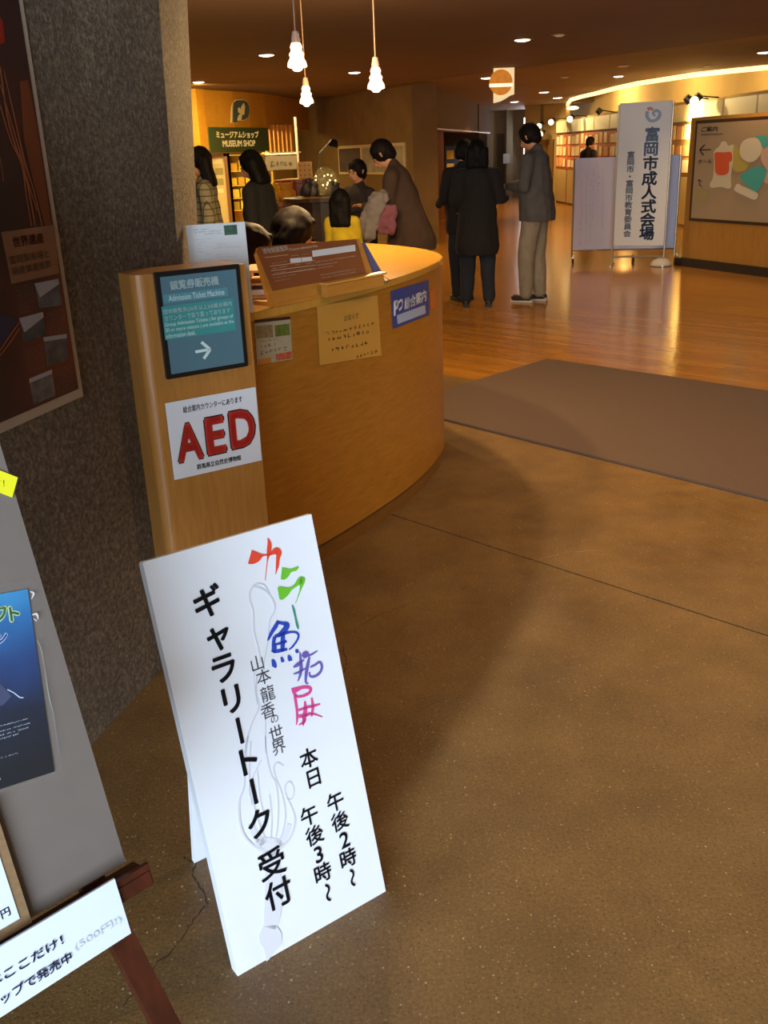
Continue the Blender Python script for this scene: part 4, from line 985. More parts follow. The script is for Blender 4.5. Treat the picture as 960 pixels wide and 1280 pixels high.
for i, (a, b) in enumerate([((-60, 545), (178, 482)), ((-60, 575), (185, 515)), ((-60, 600), (182, 540)), ((-60, 622), (120, 580)), ((-60, 745), (110, 695))]): dashes(mb, BPn, Ze(*a), Ze(*b), 11 * .203, 80 + i, d=.0003)
dashes(mb, BPn, Ze(-30, 862), Ze(40, 838), 4.5, 90, d=.0003)
mb.build('fine_print', M_BW, bp)
mb = MB(); ribbon(mb, BPn, [(45, 305, 5), (85, 325, 5), (120, 352, 6), (145, 354, 4)], .0003, Ze); mb.build('fish_tail', M_BW, bp)
mb = MB(); quad_px(mb, BPn, [Ze(-60, 240), Ze(0, 268), Ze(45, 315), Ze(70, 345), Ze(20, 400), Ze(-60, 420)], .0001); mb.build('fish_body', mat('fish_grey', '343a58', .6), bp)
# yellow tag
EB = EBO
yq = [(0, 588.5), (21.5, 597), (14.5, 622), (0, 616)]
yp = [EB.uv(*p) for p in yq]; du = yp[1][0] - yp[0][0]; dv = yp[1][1] - yp[0][1]
yp2 = [(yp[0][0] - du * 3, yp[0][1] - dv * 3), yp[1], yp[2], (yp[3][0] - du * 3, yp[3][1] - dv * 3)]
yt = thing('yellow_tag', tuple(EB.at(yp[1][0], yp[1][1], .0)), 'bright yellow paper tag stuck on the corner of the grey board', 'tag')
MB().pprism(EB, yp2, .001, .0022).build('paper', mat('tag_yellow', 'd9d41a', .6), yt)
mb = MB(); X, Y = Zt(33, 130); char(mb, '！', EB, X, Y, .0095, .0026, .0, rot=-.25); X, Y = Zt(3, 110); dashes(mb, EB, Zt(-10, 112), Zt(5, 115), 1.5, 4, d=.0026)
mb.build('lettering', M_BLACK, yt)
# price card in front of the board, standing on the ledge
Zl = lambda X, Y: (X / 4, 1060 + Y / 4)
cp = EB.off(.012); a_ = cp.uv(*Zl(155, 355)); b_ = cp.uv(*Zl(28, 0))
pcard = thing('price_card', tuple(cp.at(a_[0] - .05, .009)), 'brown-edged white price card standing at the left end of the easel ledge', 'card')
ur = (a_[0]); 
MB().pprism(cp, [(ur, .009), (ur - .0, .17), (ur - .24, .17), (ur - .24, .009)], -.009, 0).build('backing', mat('cork_brown', '7d6242', .8, var=.15, vs=150), pcard)
MB().pprism(cp, [(ur - .012, .022), (ur - .012, .165), (ur - .235, .165), (ur - .235, .022)], .0004, .0014).build('paper', mat('card_cool', 'ccd5e2', .6), pcard)
mb = MB(); X, Y = Zl(24, 322); char(mb, '円', cp, X, Y, .0125, .0018, .02); X, Y = Zl(-24, 352); char(mb, '0', cp, X, Y, .0125, .0018, .02); mb.build('lettering', M_NAVY, pcard)
# white card hanging from the ledge
WC = EB.off(.036)
wc = [WC.uv(*p) for p in ((141, 1098), (164, 1165), (0, 1284), (0, 1196))]
wr = (wc[0][0] + wc[1][0]) / 2; wt_ = wc[0][1]; wb_ = wc[1][1]
hc = thing('sale_card', tuple(WC.at(wr - .2, wb_)), 'white strip card with black slogan hanging from the easel ledge', 'card')
MB().pbox(WC, wr - .5, wr, wb_, wt_ - .0005, -.0015, .0025).build('card', mat('card_cool', 'ccd5e2', .6), hc)
WL = WC.off(.0032)
text('はここだけ！', WL, Zl(-62, 680), Zl(314, 462), 46 / 4 * 1.15, M_NAVY, hc, bold=.02)
text('ショップで発売中', WL, Zl(-135, 845), Zl(356, 540), 52 / 4 * 1.12, M_NAVY, hc, bold=.02)
text('(500円!)', WL, Zl(372, 510), Zl(600, 350), 50 / 4, mat('faint_print', 'c0c6ca', .6), hc)

# ============ signs in the middle distance ============
# information board partition
IB0 = at_z(846, 331, 0); IB1 = at_z(960, 346, 0); IP = Panel(IB0, IB1 - IB0, UP); IL = 3.0
ib = thing('information_board', tuple(IB0), 'wide information board with coloured map on a maple partition at the right', 'board')
MB().pbox(IP, .08, IL, .1, 1.72, -.4, 0).build('partition', wood_mat('partition_maple', 'a8722a', 'b9833a', .35, scale=(20, 20, 2), grain=2), ib)
MB().pbox(IP, 0, IL + .05, 0, .1, -.45, .05).build('plinth', mat('plinth_dark', '241a14', .5), ib)
b0 = IP.uv(862, 276); b1 = IP.uv(868, 150)
IPB = IP.off(.05); fb0 = IPB.uv(863, 276)[1]; fb1 = IPB.uv(868, 151)[1]; fu = IPB.uv(866, 200)[0]
MB().pbox(IP, fu, IL - .1, fb0, fb1, .0, .045).build('board_frame', mat('board_frame_brown', '33200f', .5), ib)
MB().pbox(IP, fu + .04, IL - .14, fb0 + .035, fb1 - .035, .045, .05).build('board_face', mat('board_beige', 'a58f6e', .6, var=.03, vs=2), ib)
IF = IP.off(.053); Zi = lambda X, Y: (840 + X * 120 / 668, 120 + Y * 120 / 668)
text('ご案内', IF, Zi(205, 232), Zi(318, 228), 36 * .18, M_BLACK, ib, bold=.02, d=.001)
text('Information', IF, Zi(205, 266), Zi(355, 264), 18 * .18, mat('ink_brown', '3a2c20', .6), ib, d=.001)
text('ホール', IF, Zi(182, 455), Zi(278, 455), 28 * .18, mat('ink_brown', '3a2c20', .6), ib, bold=.02, d=.001)
mb = MB()
for pts in ([(195, 375, 9), (230, 375, 8), (272, 373, 8)], [(228, 340, 9), (210, 357, 9), (194, 376, 9)], [(194, 376, 9), (206, 395, 9), (220, 412, 9)], [(178, 590, 5), (190, 582, 5), (205, 600, 5)], [(190, 582, 5), (190, 610, 5), (196, 625, 5), (206, 625, 5)]):
    ribbon(mb, IF, pts, .001, Zi)
mb.build('arrow', M_BLACK, ib)
def blob2(pts, hexc, name, d):
    mb = MB(); P = [IF.uv(*Zi(*p)) for p in pts]; q = []
    n = len(P)
    for i in range(n):
        p0, p1, p2, p3 = P[i - 1], P[i], P[(i + 1) % n], P[(i + 2) % n]
        for t in (0, .34, .67): q.append(tuple(.5 * (2 * p1[j] + (-p0[j] + p2[j]) * t + (2 * p0[j] - 5 * p1[j] + 4 * p2[j] - p3[j]) * t * t + (-p0[j] + 3 * p1[j] - 3 * p2[j] + p3[j]) * t ** 3) for j in range(2)))
    mb.pprism(IF, q, d, d + .001).build(name, mat('map' + hexc, hexc, .6), ib)
blob2([(330, 350), (345, 320), (375, 318), (390, 345), (430, 340), (425, 380), (425, 450), (410, 560), (412, 630), (390, 645), (340, 632), (275, 640), (265, 610), (285, 570), (292, 480), (292, 390)], 'cfc5a4', 'map_zone', .001)
blob2([(405, 350), (440, 345), (500, 420), (540, 470), (500, 520), (440, 525), (420, 480)], 'b3a24c', 'map_zone', .0005)
blob2([(300, 395), (360, 392), (415, 392), (418, 450), (400, 460), (395, 530), (350, 552), (305, 535), (300, 460)], 'd2562e', 'map_zone', .0025)
blob2([(560, 290), (600, 300), (625, 350), (615, 410), (570, 455), (520, 455), (480, 420), (475, 360), (500, 310)], 'd2c8a8', 'map_zone', .0035)
blob2([(580, 280), (640, 275), (672, 290), (680, 330), (640, 365), (620, 330)], '4fa89e', 'map_zone', .0025)
blob2([(640, 330), (760, 330), (780, 600), (700, 620), (635, 590), (660, 520), (620, 440)], 'c9a88a', 'map_zone', .0015)
blob2([(580, 490), (640, 500), (662, 530), (600, 660), (560, 650), (490, 590), (485, 550)], '45a89c', 'map_zone', .0045)
blob2([(460, 610), (500, 630), (590, 670), (600, 700), (575, 722), (520, 700), (440, 660), (442, 630)], 'd6ccae', 'map_zone', .0035)
blob2([(170, 660), (230, 650), (260, 700), (220, 750), (160, 740)], 'a08f5e', 'map_zone', .001)
# tall white sign board
TS = Panel(at_z(767, 333), at_z(833, 333) - at_z(767, 333), UP); tsu = [TS.uv(775, 129), TS.uv(840, 128), TS.uv(830, 307), TS.uv(767, 307)]
tu0 = (tsu[0][0] + tsu[3][0]) / 2; tu1 = (tsu[1][0] + tsu[2][0]) / 2; tv1 = tsu[0][1]; tv0 = tsu[3][1]
ts = thing('tall_sign', tuple(TS.at((tu0 + tu1) / 2, 0)), 'tall white sign board with large vertical lettering on a tube stand', 'sign')
MB().pbox(TS, tu0, tu1, tv0, tv1, -.012, .012).build('board', mat('sign_pale', 'd0cfc6', .45, var=.02, vs=2), ts)
M_TUBE = mat('tube_grey', 'a8a090', .3, metal=.6)
for u in (tu0 - .012, tu1 + .012): MB().tube([TS.at(u, 0, -.01), TS.at(u, tv1 - .02, -.01)], .012, 8).build('side_tube', M_TUBE, ts)
MB().tube([TS.at(tu0, .12, -.01), TS.at(tu1, .12, -.01)], .012, 8).build('cross_tube', M_TUBE, ts)
for u in (tu0 - .012, tu1 + .012): MB().tube([TS.at(u, .012, -.22), TS.at(u, .012, .12)], .012, 8).build('foot_tube', M_TUBE, ts)
MB().lathe(TS.at(tu1 - .02, .025, -.05), [(.13, -.02), (.135, 0), (.1, .05), (.03, .085), (.012, .09)], 20).build('base_weight', mat('weight_white', 'c9c2b0', .5), ts, smooth=True)
TF = TS.off(.0135); Z3 = lambda X, Y: (660 + X / 3.2, 100 + Y / 3.2)
mb = MB(); cols = ['7f96b8', '6e87a8', '44506c', '33405c', '2b3a58', '2b3a58', '2b3a58', '24365c']  # upper letters paler: glare put into their ink colour
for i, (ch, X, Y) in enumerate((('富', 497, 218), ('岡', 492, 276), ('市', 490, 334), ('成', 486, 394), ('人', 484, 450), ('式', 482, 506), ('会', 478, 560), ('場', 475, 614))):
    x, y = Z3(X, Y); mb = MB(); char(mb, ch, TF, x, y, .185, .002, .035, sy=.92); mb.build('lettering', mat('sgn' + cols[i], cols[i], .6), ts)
mb = MB()
for i, ch in enumerate('富岡市・富岡市教育委員会'):
    X = 412 - i * 1.4; Y = 300 + i * 28.6; x, y = Z3(X, Y); char(mb, ch, TF, x, y, .095, .002, .03, sy=.9)
mb.build('lettering', mat('sgn_small', '7c8694', .6), ts)
mb = MB(); ribbon(mb, TF, [(478, 125, 14), (476, 145, 14), (488, 162, 13), (508, 162, 12), (524, 148, 14), (527, 130, 12), (512, 122, 12), (500, 134, 10), (510, 145, 7)], .002, Z3); mb.build('logo', mat('logo_blue', '8ea4bd', .6), ts)
mb = MB(); ribbon(mb, TF, [(478, 118, 12), (490, 113, 12), (500, 120, 9)], .003, Z3); mb.build('logo', mat('logo_red', 'c98270', .6), ts)
# wheeled notice board behind it
NB = Panel(at_z(716, 331) + Vector((0, .25, 0)), at_z(847, 329) - at_z(716, 331), UP); nv1 = NB.uv(720, 198)[1]; nv0 = NB.uv(718, 312)[1]; nu0 = NB.uv(718, 250)[0]; nu1 = NB.uv(846, 250)[0]
nbd = thing('wheeled_notice_board', tuple(NB.at((nu0 + nu1) / 2, 0)), 'low white wheeled notice board with small vertical print behind the tall sign', 'board')
MB().pbox(NB, nu0, nu1, nv0, nv1, -.02, 0).build('board', mat('notice_white', 'd6d2dc', .5), nbd)
MB().pbox(NB, nu0, NB.uv(768, 250)[0], nv0 + .02, nv1 - .01, .001, .004).build('paper', mat('notice_pinkish', 'dcd0d2', .6), nbd)
for u in (nu0 - .015, nu1 + .015): MB().tube([NB.at(u, .07, -.01), NB.at(u, nv1, -.01)], .013, 8).build('side_tube', M_TUBE, nbd)
MB().tube([NB.at(nu0, .16, -.01), NB.at(nu1, .16, -.01)], .012, 8).build('cross_tube', M_TUBE, nbd)
for px in (716, 791, 846):
    u = NB.uv(px, 329)[0]
    for dn in (-.14, .12):
        cs = MB().lathe(NB.at(u, .035, dn) - NB.U * .012, [(.034, 0), (.034, .024)], 12, axis=NB.U); cs.build('caster', M_BLACKPL, nbd)
    MB().tube([NB.at(u, .07, -.16), NB.at(u, .07, .14)], .013, 8).build('foot_tube', M_BLACKPL if px == 791 else M_TUBE, nbd)
NF = NB.off(.005); mb = MB(); k = 0
def vdash(mb, P, a, b, w_, seed):
    rnd = random.Random(seed); n = int(abs(b[1] - a[1]) / (w_ * 1.15))
    for i in range(n):
        if rnd.random() < .12: continue
        f = (i + .5) / n; x = a[0] + (b[0] - a[0]) * f; y = a[1] + (b[1] - a[1]) * f; dashes(mb, P, (x - w_ * .55, y), (x + w_ * .75, y), w_ * .8, seed * 7 + i, d=.001)
for (X, y0, y1, w_) in ((262, 355, 560, 1.6), (235, 350, 660, 1.5), (250, 400, 650, 1.5), (215, 400, 660, 1.4), (283, 375, 480, 2.2), (300, 345, 590, 1.6), (208, 550, 660, 2.0)):
    vdash(mb, NF, Z3(X, y0), Z3(X - 3, y1), w_, k + 3); k += 1
mb.build('fine_print', mat('print_lilac', '9c8f96', .7), nbd)
mb = MB().pbox(NB, NB.uv(836, 250)[0], nu1 - .01, nv0 + .03, nv1 - .01, .001, .004).build('paper', mat('paper_blueish', 'd2dcf0', .6), nbd)
# hanging flag sign
FPn = Panel(at_Y(628, 92, 13.6), (1, .1, 0), UP); fa = FPn.uv(617, 92)[0]; fb = FPn.uv(643, 92)[0]; ft = FPn.uv(630, 89)[1]; flo = FPn.uv(618, 129)[1]; fro = FPn.uv(643, 118)[1]
fs = thing('hanging_flag_sign', tuple(FPn.at((fa + fb) / 2, ft)), 'small white flag sign with orange disc hanging from the ceiling', 'sign')
edge = [(fb, fro), (fb - .05, fro - .012), (fb - .12, fro - .05), (fb - .18, flo + .02), (fa, flo)]
topz = 2.5 - FPn.O.z
MB().pprism(FPn, edge + [(fa, topz), (fb, topz)], -.012, 0).build('flag', mat('flag_cream', 'e8cf9c', .6, emit=.55), fs)  # flag, disc and band given added glow so the sign reads as lit
cxy = FPn.uv(626, 103); r = .155
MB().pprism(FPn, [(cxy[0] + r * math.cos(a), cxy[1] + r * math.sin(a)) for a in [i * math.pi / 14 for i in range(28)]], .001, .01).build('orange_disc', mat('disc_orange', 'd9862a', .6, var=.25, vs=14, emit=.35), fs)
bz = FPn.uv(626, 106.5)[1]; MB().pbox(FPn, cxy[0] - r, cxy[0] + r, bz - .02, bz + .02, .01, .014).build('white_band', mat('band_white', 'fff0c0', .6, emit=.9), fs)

# framed picture row on the brown wall
fp_ = thing('framed_picture', tuple(BP.at(*BP.uv(466, 200))), 'wide framed dark picture row on the brown wall behind the people', 'picture')
A_ = BP.uv(424, 183); B_ = BP.uv(507, 177.5); zt = (A_[1] + B_[1]) / 2
MB().pbox(BP, A_[0], B_[0], zt - .5, zt, 0, .03).build('frame', mat('frame_cream', 'b8a684', .6), fp_)
Mu = BP.uv(452, 190)[0]
MB().pbox(BP, A_[0] + .05, Mu, zt - .46, zt - .05, .03, .035).build('print', mat('print_dark', '4b4048', .5, var=.3, vs=5), fp_)
MB().pbox(BP, Mu + .1, B_[0] - .05, zt - .46, zt - .05, .03, .035).build('print', mat('print_grey_pic', '8a8580', .5, var=.25, vs=5), fp_)
# ============ museum shop ============
fpx = [(244, 111.5), (254, 112), (270, 113), (290, 114), (310, 115.5), (330, 117.5), (348, 120), (366, 123), (385, 127)]
fpt = [at_z(x, y, 2.44) for x, y in fpx]
sA = fpt[1]; sB = fpt[5]
SPN = Panel((sA.x, sA.y, 0), (sB.x - sA.x, sB.y - sA.y, 0), UP).off(.03)
shop = thing('museum_shop_front', (sA.x, sA.y, 0), 'lit ochre shop front with green sign and dark emblem at the far left', 'shop')
M_SHOPW = wood_mat('shop_fascia_wood', 'b9801f', 'c88f2c', .5, scale=(3, 3, 20), grain=2)
zb = at_z(300, 160, 0); 
zfb = SPN.uv(300, 160)[1]
mb = MB(); n = len(fpt); vs = []
for dn in (0, .12):
    for z in (zfb, 2.52):
        for p in fpt: vs.append(Vector((p.x - .3 * dn, p.y + dn, z)))
fs = []
for i in range(n - 1):
    fs += [(i, i + 1, n + i + 1, n + i), (2 * n + i + 1, 2 * n + i, 3 * n + i, 3 * n + i + 1), (i + 1, i, 2 * n + i, 2 * n + i + 1)]
fs += [(0, n, 3 * n, 2 * n), (n - 1, 3 * n - 1, 4 * n - 1, 2 * n - 1)] + [(n + i, n + i + 1, 3 * n + i + 1, 3 * n + i) for i in range(n - 1)]
mb.add(vs, fs); mb.build('fascia', M_SHOPW, shop)
ga = SPN.uv(259, 175)[0]; gb_ = SPN.uv(333, 175)[0]; g0 = SPN.uv(296, 190)[1]; g1 = SPN.uv(296, 159.5)[1]
MB().pbox(SPN, ga, gb_, g0, g1, .0, .04).build('sign_plate', mat('shop_sign_green', '3c4a2c', .5), shop)
SF = SPN.off(.045); M_CR = mat('shop_letter', 'f0dc9a', .5, emit=.15)
text('ミュージアムショップ', SF, (270, 169), (323, 167.5), 9, M_CR, shop, bold=.04, d=.004)
text('MUSEUM SHOP', SF, (278, 179.5), (319, 179), 8, M_CR, shop, bold=.03, d=.004)
Zm = lambda X, Y: (240 + X / 6, 100 + Y / 6)
def spoly(P, pts, m, name, d0, d1, conv, parent):
    mb = MB(); mb.pprism(P, [P.uv(*conv(*p)) for p in pts], d0, d1); return mb.build(name, m, parent)
spoly(SPN, [(282, 320), (284, 200), (292, 165), (315, 148), (365, 145), (400, 160), (420, 195), (420, 255), (408, 290), (380, 306), (335, 308), (330, 325)], mat('emblem_edge', 'e8d9a8', .5), 'logo_back', .0, .03, Zm, shop)
spoly(SPN, [(290, 318), (293, 205), (300, 172), (320, 155), (365, 152), (395, 166), (412, 200), (412, 255), (400, 284), (375, 299), (330, 300), (324, 318)], mat('emblem_slate', '4a5656', .5), 'logo', .03, .045, Zm, shop)
for pts in ([(352, 200), (368, 172), (378, 200), (372, 262), (350, 262), (342, 230)], [(322, 305), (330, 270), (348, 245), (356, 270), (348, 305)], [(326, 215), (338, 205), (342, 250), (330, 245)]):
    spoly(SPN, pts, mat('emblem_edge', 'e8d9a8', .5), 'logo_figure', .045, .05, Zm, shop)
# side frame, slats and white pole under the fascia
for i in range(7):
    px = 337 + i * 5.2; u = SPN.uv(px, 175)[0]; ub_ = SPN.uv(px + 3.4, 175)[0]
    MB().pbox(SPN, u, ub_, SPN.uv(px, 190)[1], SPN.uv(px, 160)[1] + .05, -.1, -.06).build('slat', wood_mat('slat_wood', 'c07a2c', 'd89a4c', .45), shop)
MB().pbox(SPN, SPN.uv(335, 190)[0], SPN.uv(375, 190)[0], SPN.uv(350, 192)[1], SPN.uv(350, 190)[1], -.12, .02).build('transom', M_CR, shop)
u = SPN.uv(252, 150)[0]; MB().pbox(SPN, u - .12, u + .1, 0, 2.44, -.1, .02).build('side_post', M_SHOPW, shop)
# shop interior back wall and floor plinth
w = MB().prism([(-5.2, 17.8), (-1.2, 22.4), (-1.2, 22.6), (-5.4, 18)], 0, 2.5).build('wall_shop', mat('shop_wall_ochre', '9c7a3c', .8)); w['kind'] = 'structure'
light('shop_glow', 'AREA', (-3.0, 16.8, 2.35), 130, (1, .76, .26), 1.6, aim=(-2.8, 17.0, 0), size_y=1.6)
light('shop_glow', 'AREA', (-1.3, 13.4, 2.4), 45, (1, .75, .35), 1.0, aim=(-1.2, 13.5, 0), size_y=1.0)
light('fascia_light', 'SPOT', (-2.3, 14.2, 2.42), 45, (1, .68, .18), .08, aim=(-2.2, 15.9, 2.1), spot=120)
# left show case with cream notices
CS = Panel((0, 15.75, 0), (1, 0, 0), UP)
def cu_(x, y): return CS.uv(x, y)
case = thing('notice_case', tuple(CS.at(cu_(266, 240)[0], 0)), 'wood framed glass case with cream notices left of the yellow shelves', 'case')
x0 = cu_(246, 200)[0]; x1 = cu_(284, 200)[0]; zt = cu_(266, 196)[1]
MB().pbox(CS, x0, x1, .05, zt, -.3, -.04).build('backing', mat('case_cream', 'c9b476', .6), case)
for a, b in ((x0, x0 + .04), (x1 - .05, x1)): MB().pbox(CS, a, b, 0, zt + .04, -.3, .02).build('frame_post', mat('case_wood', '7a4d1c', .5), case)
MB().pbox(CS, x0, x1, zt, zt + .05, -.3, .02).build('frame_top', mat('case_wood', '7a4d1c', .5), case)
for (X0, Y0, X1, Y1, hx) in ((155, 590, 225, 630, 'e6d8a4'), (175, 660, 228, 712, '8f8450'), (175, 738, 232, 790, '938858'), (155, 815, 232, 850, 'ded2a0')):
    a = CS.uv(*Zm(X0, Y1)); b = CS.uv(*Zm(X1, Y0)); MB().pbox(CS, a[0], b[0], a[1], b[1], -.04, -.03).build('notice', mat('cn' + hx, hx, .6), case)
# yellow lit shelves with goods
shf = thing('yellow_shelf_unit', tuple(CS.at(cu_(310, 240)[0], 0, -.5)), 'bright yellow lit shelf unit behind the woman in black', 'shelf')
Q = Panel((0, 16.3, 0), (1, 0, 0), UP); x0 = Q.uv(284, 200)[0]; x1 = Q.uv(340, 200)[0]; zt = Q.uv(300, 193)[1]
MB().pbox(Q, x0, x1, .05, zt, -.35, -.3).build('back', mat('shelf_yellow', 'd9b41e', .5), shf)
levels = [Q.uv(300, y)[1] for y in (262, 247, 231, 213)]
for z in levels + [zt]: MB().pbox(Q, x0, x1, z - .02, z, -.3, .02).build('shelf', mat('shelf_yellow', 'd9b41e', .5), shf)
for a in (x0, x1 - .03): MB().pbox(Q, a, a + .03, 0, zt, -.32, .0).build('side_panel', mat('shelf_yellow', 'd9b41e', .5), shf)
rnd = random.Random(11)
for li, z in enumerate(levels):
    x = x0 + .04
    ki = 0
    while x < x1 - .12:
        ki += 1
        w_ = rnd.uniform(.07, .12); h = rnd.uniform(.09, .15); hx = rnd.choice(['e8c822', 'f0d84a', 'd8a81c', 'b8961e', 'e9dc8a'])
        o = MB().pbox(Q, x, x + w_, z, z + h, -.22, -.04).build('gift_box', mat('gb' + hx, hx, .5), None, bevel=.006)
        tag(o, 'small yellow goods box %s on the %s shelf of the yellow unit' % (['leftmost', 'second from left', 'third from left', 'fourth from left', 'fifth from left', 'sixth from left', 'seventh from left'][ki - 1], ['lowest', 'second', 'third', 'top'][li]), 'box', 'goods boxes on the yellow shelves %s row' % ['lowest', 'second', 'third', 'top'][li]); x += w_ + .02
# grey hanging sign
HS = Panel((0, 13.6, 0), (1, .06, 0), UP); a = HS.uv(333, 213); b = HS.uv(372, 194)
hs = thing('grey_hanging_sign', tuple(HS.at((a[0] + b[0]) / 2, b[1])), 'grey sign board with dark lettering held on a white pole inside the shop', 'sign')
MB().pbox(HS, a[0], b[0] - .02, a[1], b[1], -.02, 0).build('board', mat('board_warm_grey', '8f8468', .6), hs)
MB().tube([HS.at(b[0], 0, -.01), HS.at(b[0], 1.95, -.01)], .016, 8).build('pole', mat('pole_white', 'd8d0b8', .4), hs)
MB().tube([HS.at(a[0], b[1] + .02, -.01), HS.at(b[0], b[1] + .02, -.01)], .012, 8).build('rail', mat('pole_white', 'd8d0b8', .4), hs)
mb = MB(); dashes(mb, HS, (337, 205), (370, 203.5), 8, 6, d=.003, gap=.15); mb.build('lettering', mat('hs_ink', '4c4636', .6), hs)
# round red-brown goods tables
def goods_table(px, y_top, Y, r, lab, hx):
    p = at_Y(px, y_top, Y); t = thing('goods_table', (p.x, p.y, 0), lab, 'table')
    MB().lathe((p.x, p.y, 0), [(r * .9, 0), (r * .9, .04), (r * .82, .05), (r * .82, p.z - .05), (r, p.z - .04), (r, p.z)], 24).build('drum', mat('tb' + hx, hx, .4), t); 
    MB().lathe((p.x, p.y, p.z), [(r * .7, 0), (r * .7, .008)], 20).build('cloth', mat('cl' + hx, '9a6a30', .6), t)
    return p
tp = goods_table(372, 224, 12.6, .3, 'red-brown round goods table under the grey hanging sign', '7c3a14')
tp2 = goods_table(352, 252, 11.6, .3, 'lower ochre round goods table with yellow plush toys', '8a5a1c')
tp3 = goods_table(402, 246, 11.0, .42, 'dark goods table crowded with black items and a glass dome', '33241a')
def soft(mb, c, parts):
    for (o_, r_) in parts: mb.ell(Vector(c) + Vector(o_), r_, 12, 8)
    return mb
for i, (px, py, Y, hx) in enumerate([(347, 236, 11.6, 'e0b428'), (356, 243, 11.5, 'd89a30'), (362, 246, 11.7, 'c98a28')]):
    c = at_Y(px, py, Y); c.z = tp2.z + .07
    mb = soft(MB(), c, [((0, 0, 0), (.075, .06, .075)), ((0, -.02, .09), (.05, .045, .045)), ((-.04, -.02, .13), (.015, .012, .02)), ((.04, -.02, .13), (.015, .012, .02)), ((-.06, -.03, .01), (.02, .03, .035)), ((.06, -.03, .01), (.02, .03, .035))])
    t = mb.build('plush_toy', mat('pl' + hx, hx, .8)); 
    rm = t.modifiers.new('r', 'REMESH'); rm.mode = 'VOXEL'; rm.voxel_size = .012; tag(t, ['leftmost yellow plush toy on the lower ochre table', 'middle amber plush toy on the lower ochre table', 'right amber plush toy on the lower ochre table'][i], 'toy')
c = at_Y(382, 219, 12.6); gbx = thing('gift_bag', (c.x, c.y, tp.z), 'yellow gift box with brown dots on the red-brown table', 'box')
GPn = Panel((c.x, c.y - .1, tp.z + .008), (1, 0, 0), UP); MB().pbox(GPn, -.085, .085, 0, .19, -.12, 0).build('box', mat('gift_yellow', 'e0b040', .5), gbx, bevel=.004)
for k in range(9):
    MB().lathe(GPn.at(-.055 + .055 * (k % 3), .04 + .055 * (k // 3), 0.0), [(.011, 0), (.011, .002)], 8, axis=GPn.N).build('dot', mat('dot_brown', 'a8701c', .5), gbx)
# glass dome and desk lamp
c = at_Y(408, 235, 11.0); c.z = tp3.z
dome = thing('glass_dome', tuple(c), 'clear glass dome with sparkling lights on the dark goods table', 'dome')
def glass():
    m, nt, b, tc = newmat('dome_glass'); b.inputs['Transmission Weight'].default_value = 1; b.inputs['Roughness'].default_value = .02; b.inputs['IOR'].default_value = 1.25; b.inputs['Base Color'].default_value = rgb('e0d8a0'); return m
MB().lathe(c, [(.15, 0), (.155, .08), (.14, .18), (.1, .26), (.05, .3), (.01, .31)], 24).build('shell', mat('dome_clear', 'cfc48a', .1, alpha=.35), dome, smooth=True)
MB().lathe(c, [(.17, 0), (.17, .02), (.14, .025)], 24).build('base', M_DKWOOD, dome)
rnd = random.Random(3)
for k in range(12):
    a = rnd.uniform(0, 6.28); r = rnd.uniform(.05, .13); MB().ell(c + Vector((r * math.cos(a), r * math.sin(a) - .02, rnd.uniform(.05, .24))), (.008, .008, .008), 6, 4).build('sparkle', mat('sparkle', 'ffe79a', .5, emit=6), dome)
c = at_Y(403, 235, 11.36); c.z = tp3.z
dl = thing('desk_lamp', tuple(c), 'black desk lamp with curved pale stem standing behind the glass dome', 'lamp')
MB().lathe(c, [(.07, 0), (.07, .015), (.02, .025)], 16).build('base', M_BLACKPL, dl)
hd = at_Y(417, 180, 11.36)
MB().tube([c + Vector((0, 0, .02)), c + Vector((-.03, 0, .25)), c + Vector((0, 0, .45)), hd + Vector((-.03, 0, .02))], .014, 8).build('stem', mat('stem_olive', '8a8050', .4), dl)
MB().lathe(hd, [(.02, .05), (.04, .04), (.06, 0), (.055, -.03)], 14, axis=Vector((.3, 0, 1))).build('shade', M_BLACKPL, dl)
# dark goods on the table
rnd = random.Random(21)
for k, (px, py, hx, s) in enumerate([(384, 238, '2a2420', .10), (392, 241, '55524a', .08), (395, 244, '1c1a1a', .07), (414, 243, '44484c', .08), (421, 244, '2c2626', .07)]):
    c = at_Y(px, py, 10.9); c.z = tp3.z + s * .8
    mb = soft(MB(), c, [((0, 0, 0), (s * .75, s * .6, s * .8)), ((s * .2, -.01, s * .9), (s * .4, s * .38, s * .4)), ((-s * .5, 0, -s * .3), (s * .4, s * .3, s * .4))])
    t = mb.build('souvenir', mat('sv' + hx, hx, .5)); rm = t.modifiers.new('r', 'REMESH'); rm.mode = 'VOXEL'; rm.voxel_size = .012
    tag(t, ['black rounded souvenir at the left end of the dark goods table', 'grey rounded souvenir second on the dark goods table', 'black souvenir left of the glass dome', 'slate souvenir right of the glass dome', 'dark souvenir at the right end of the dark goods table'][k], 'souvenir')

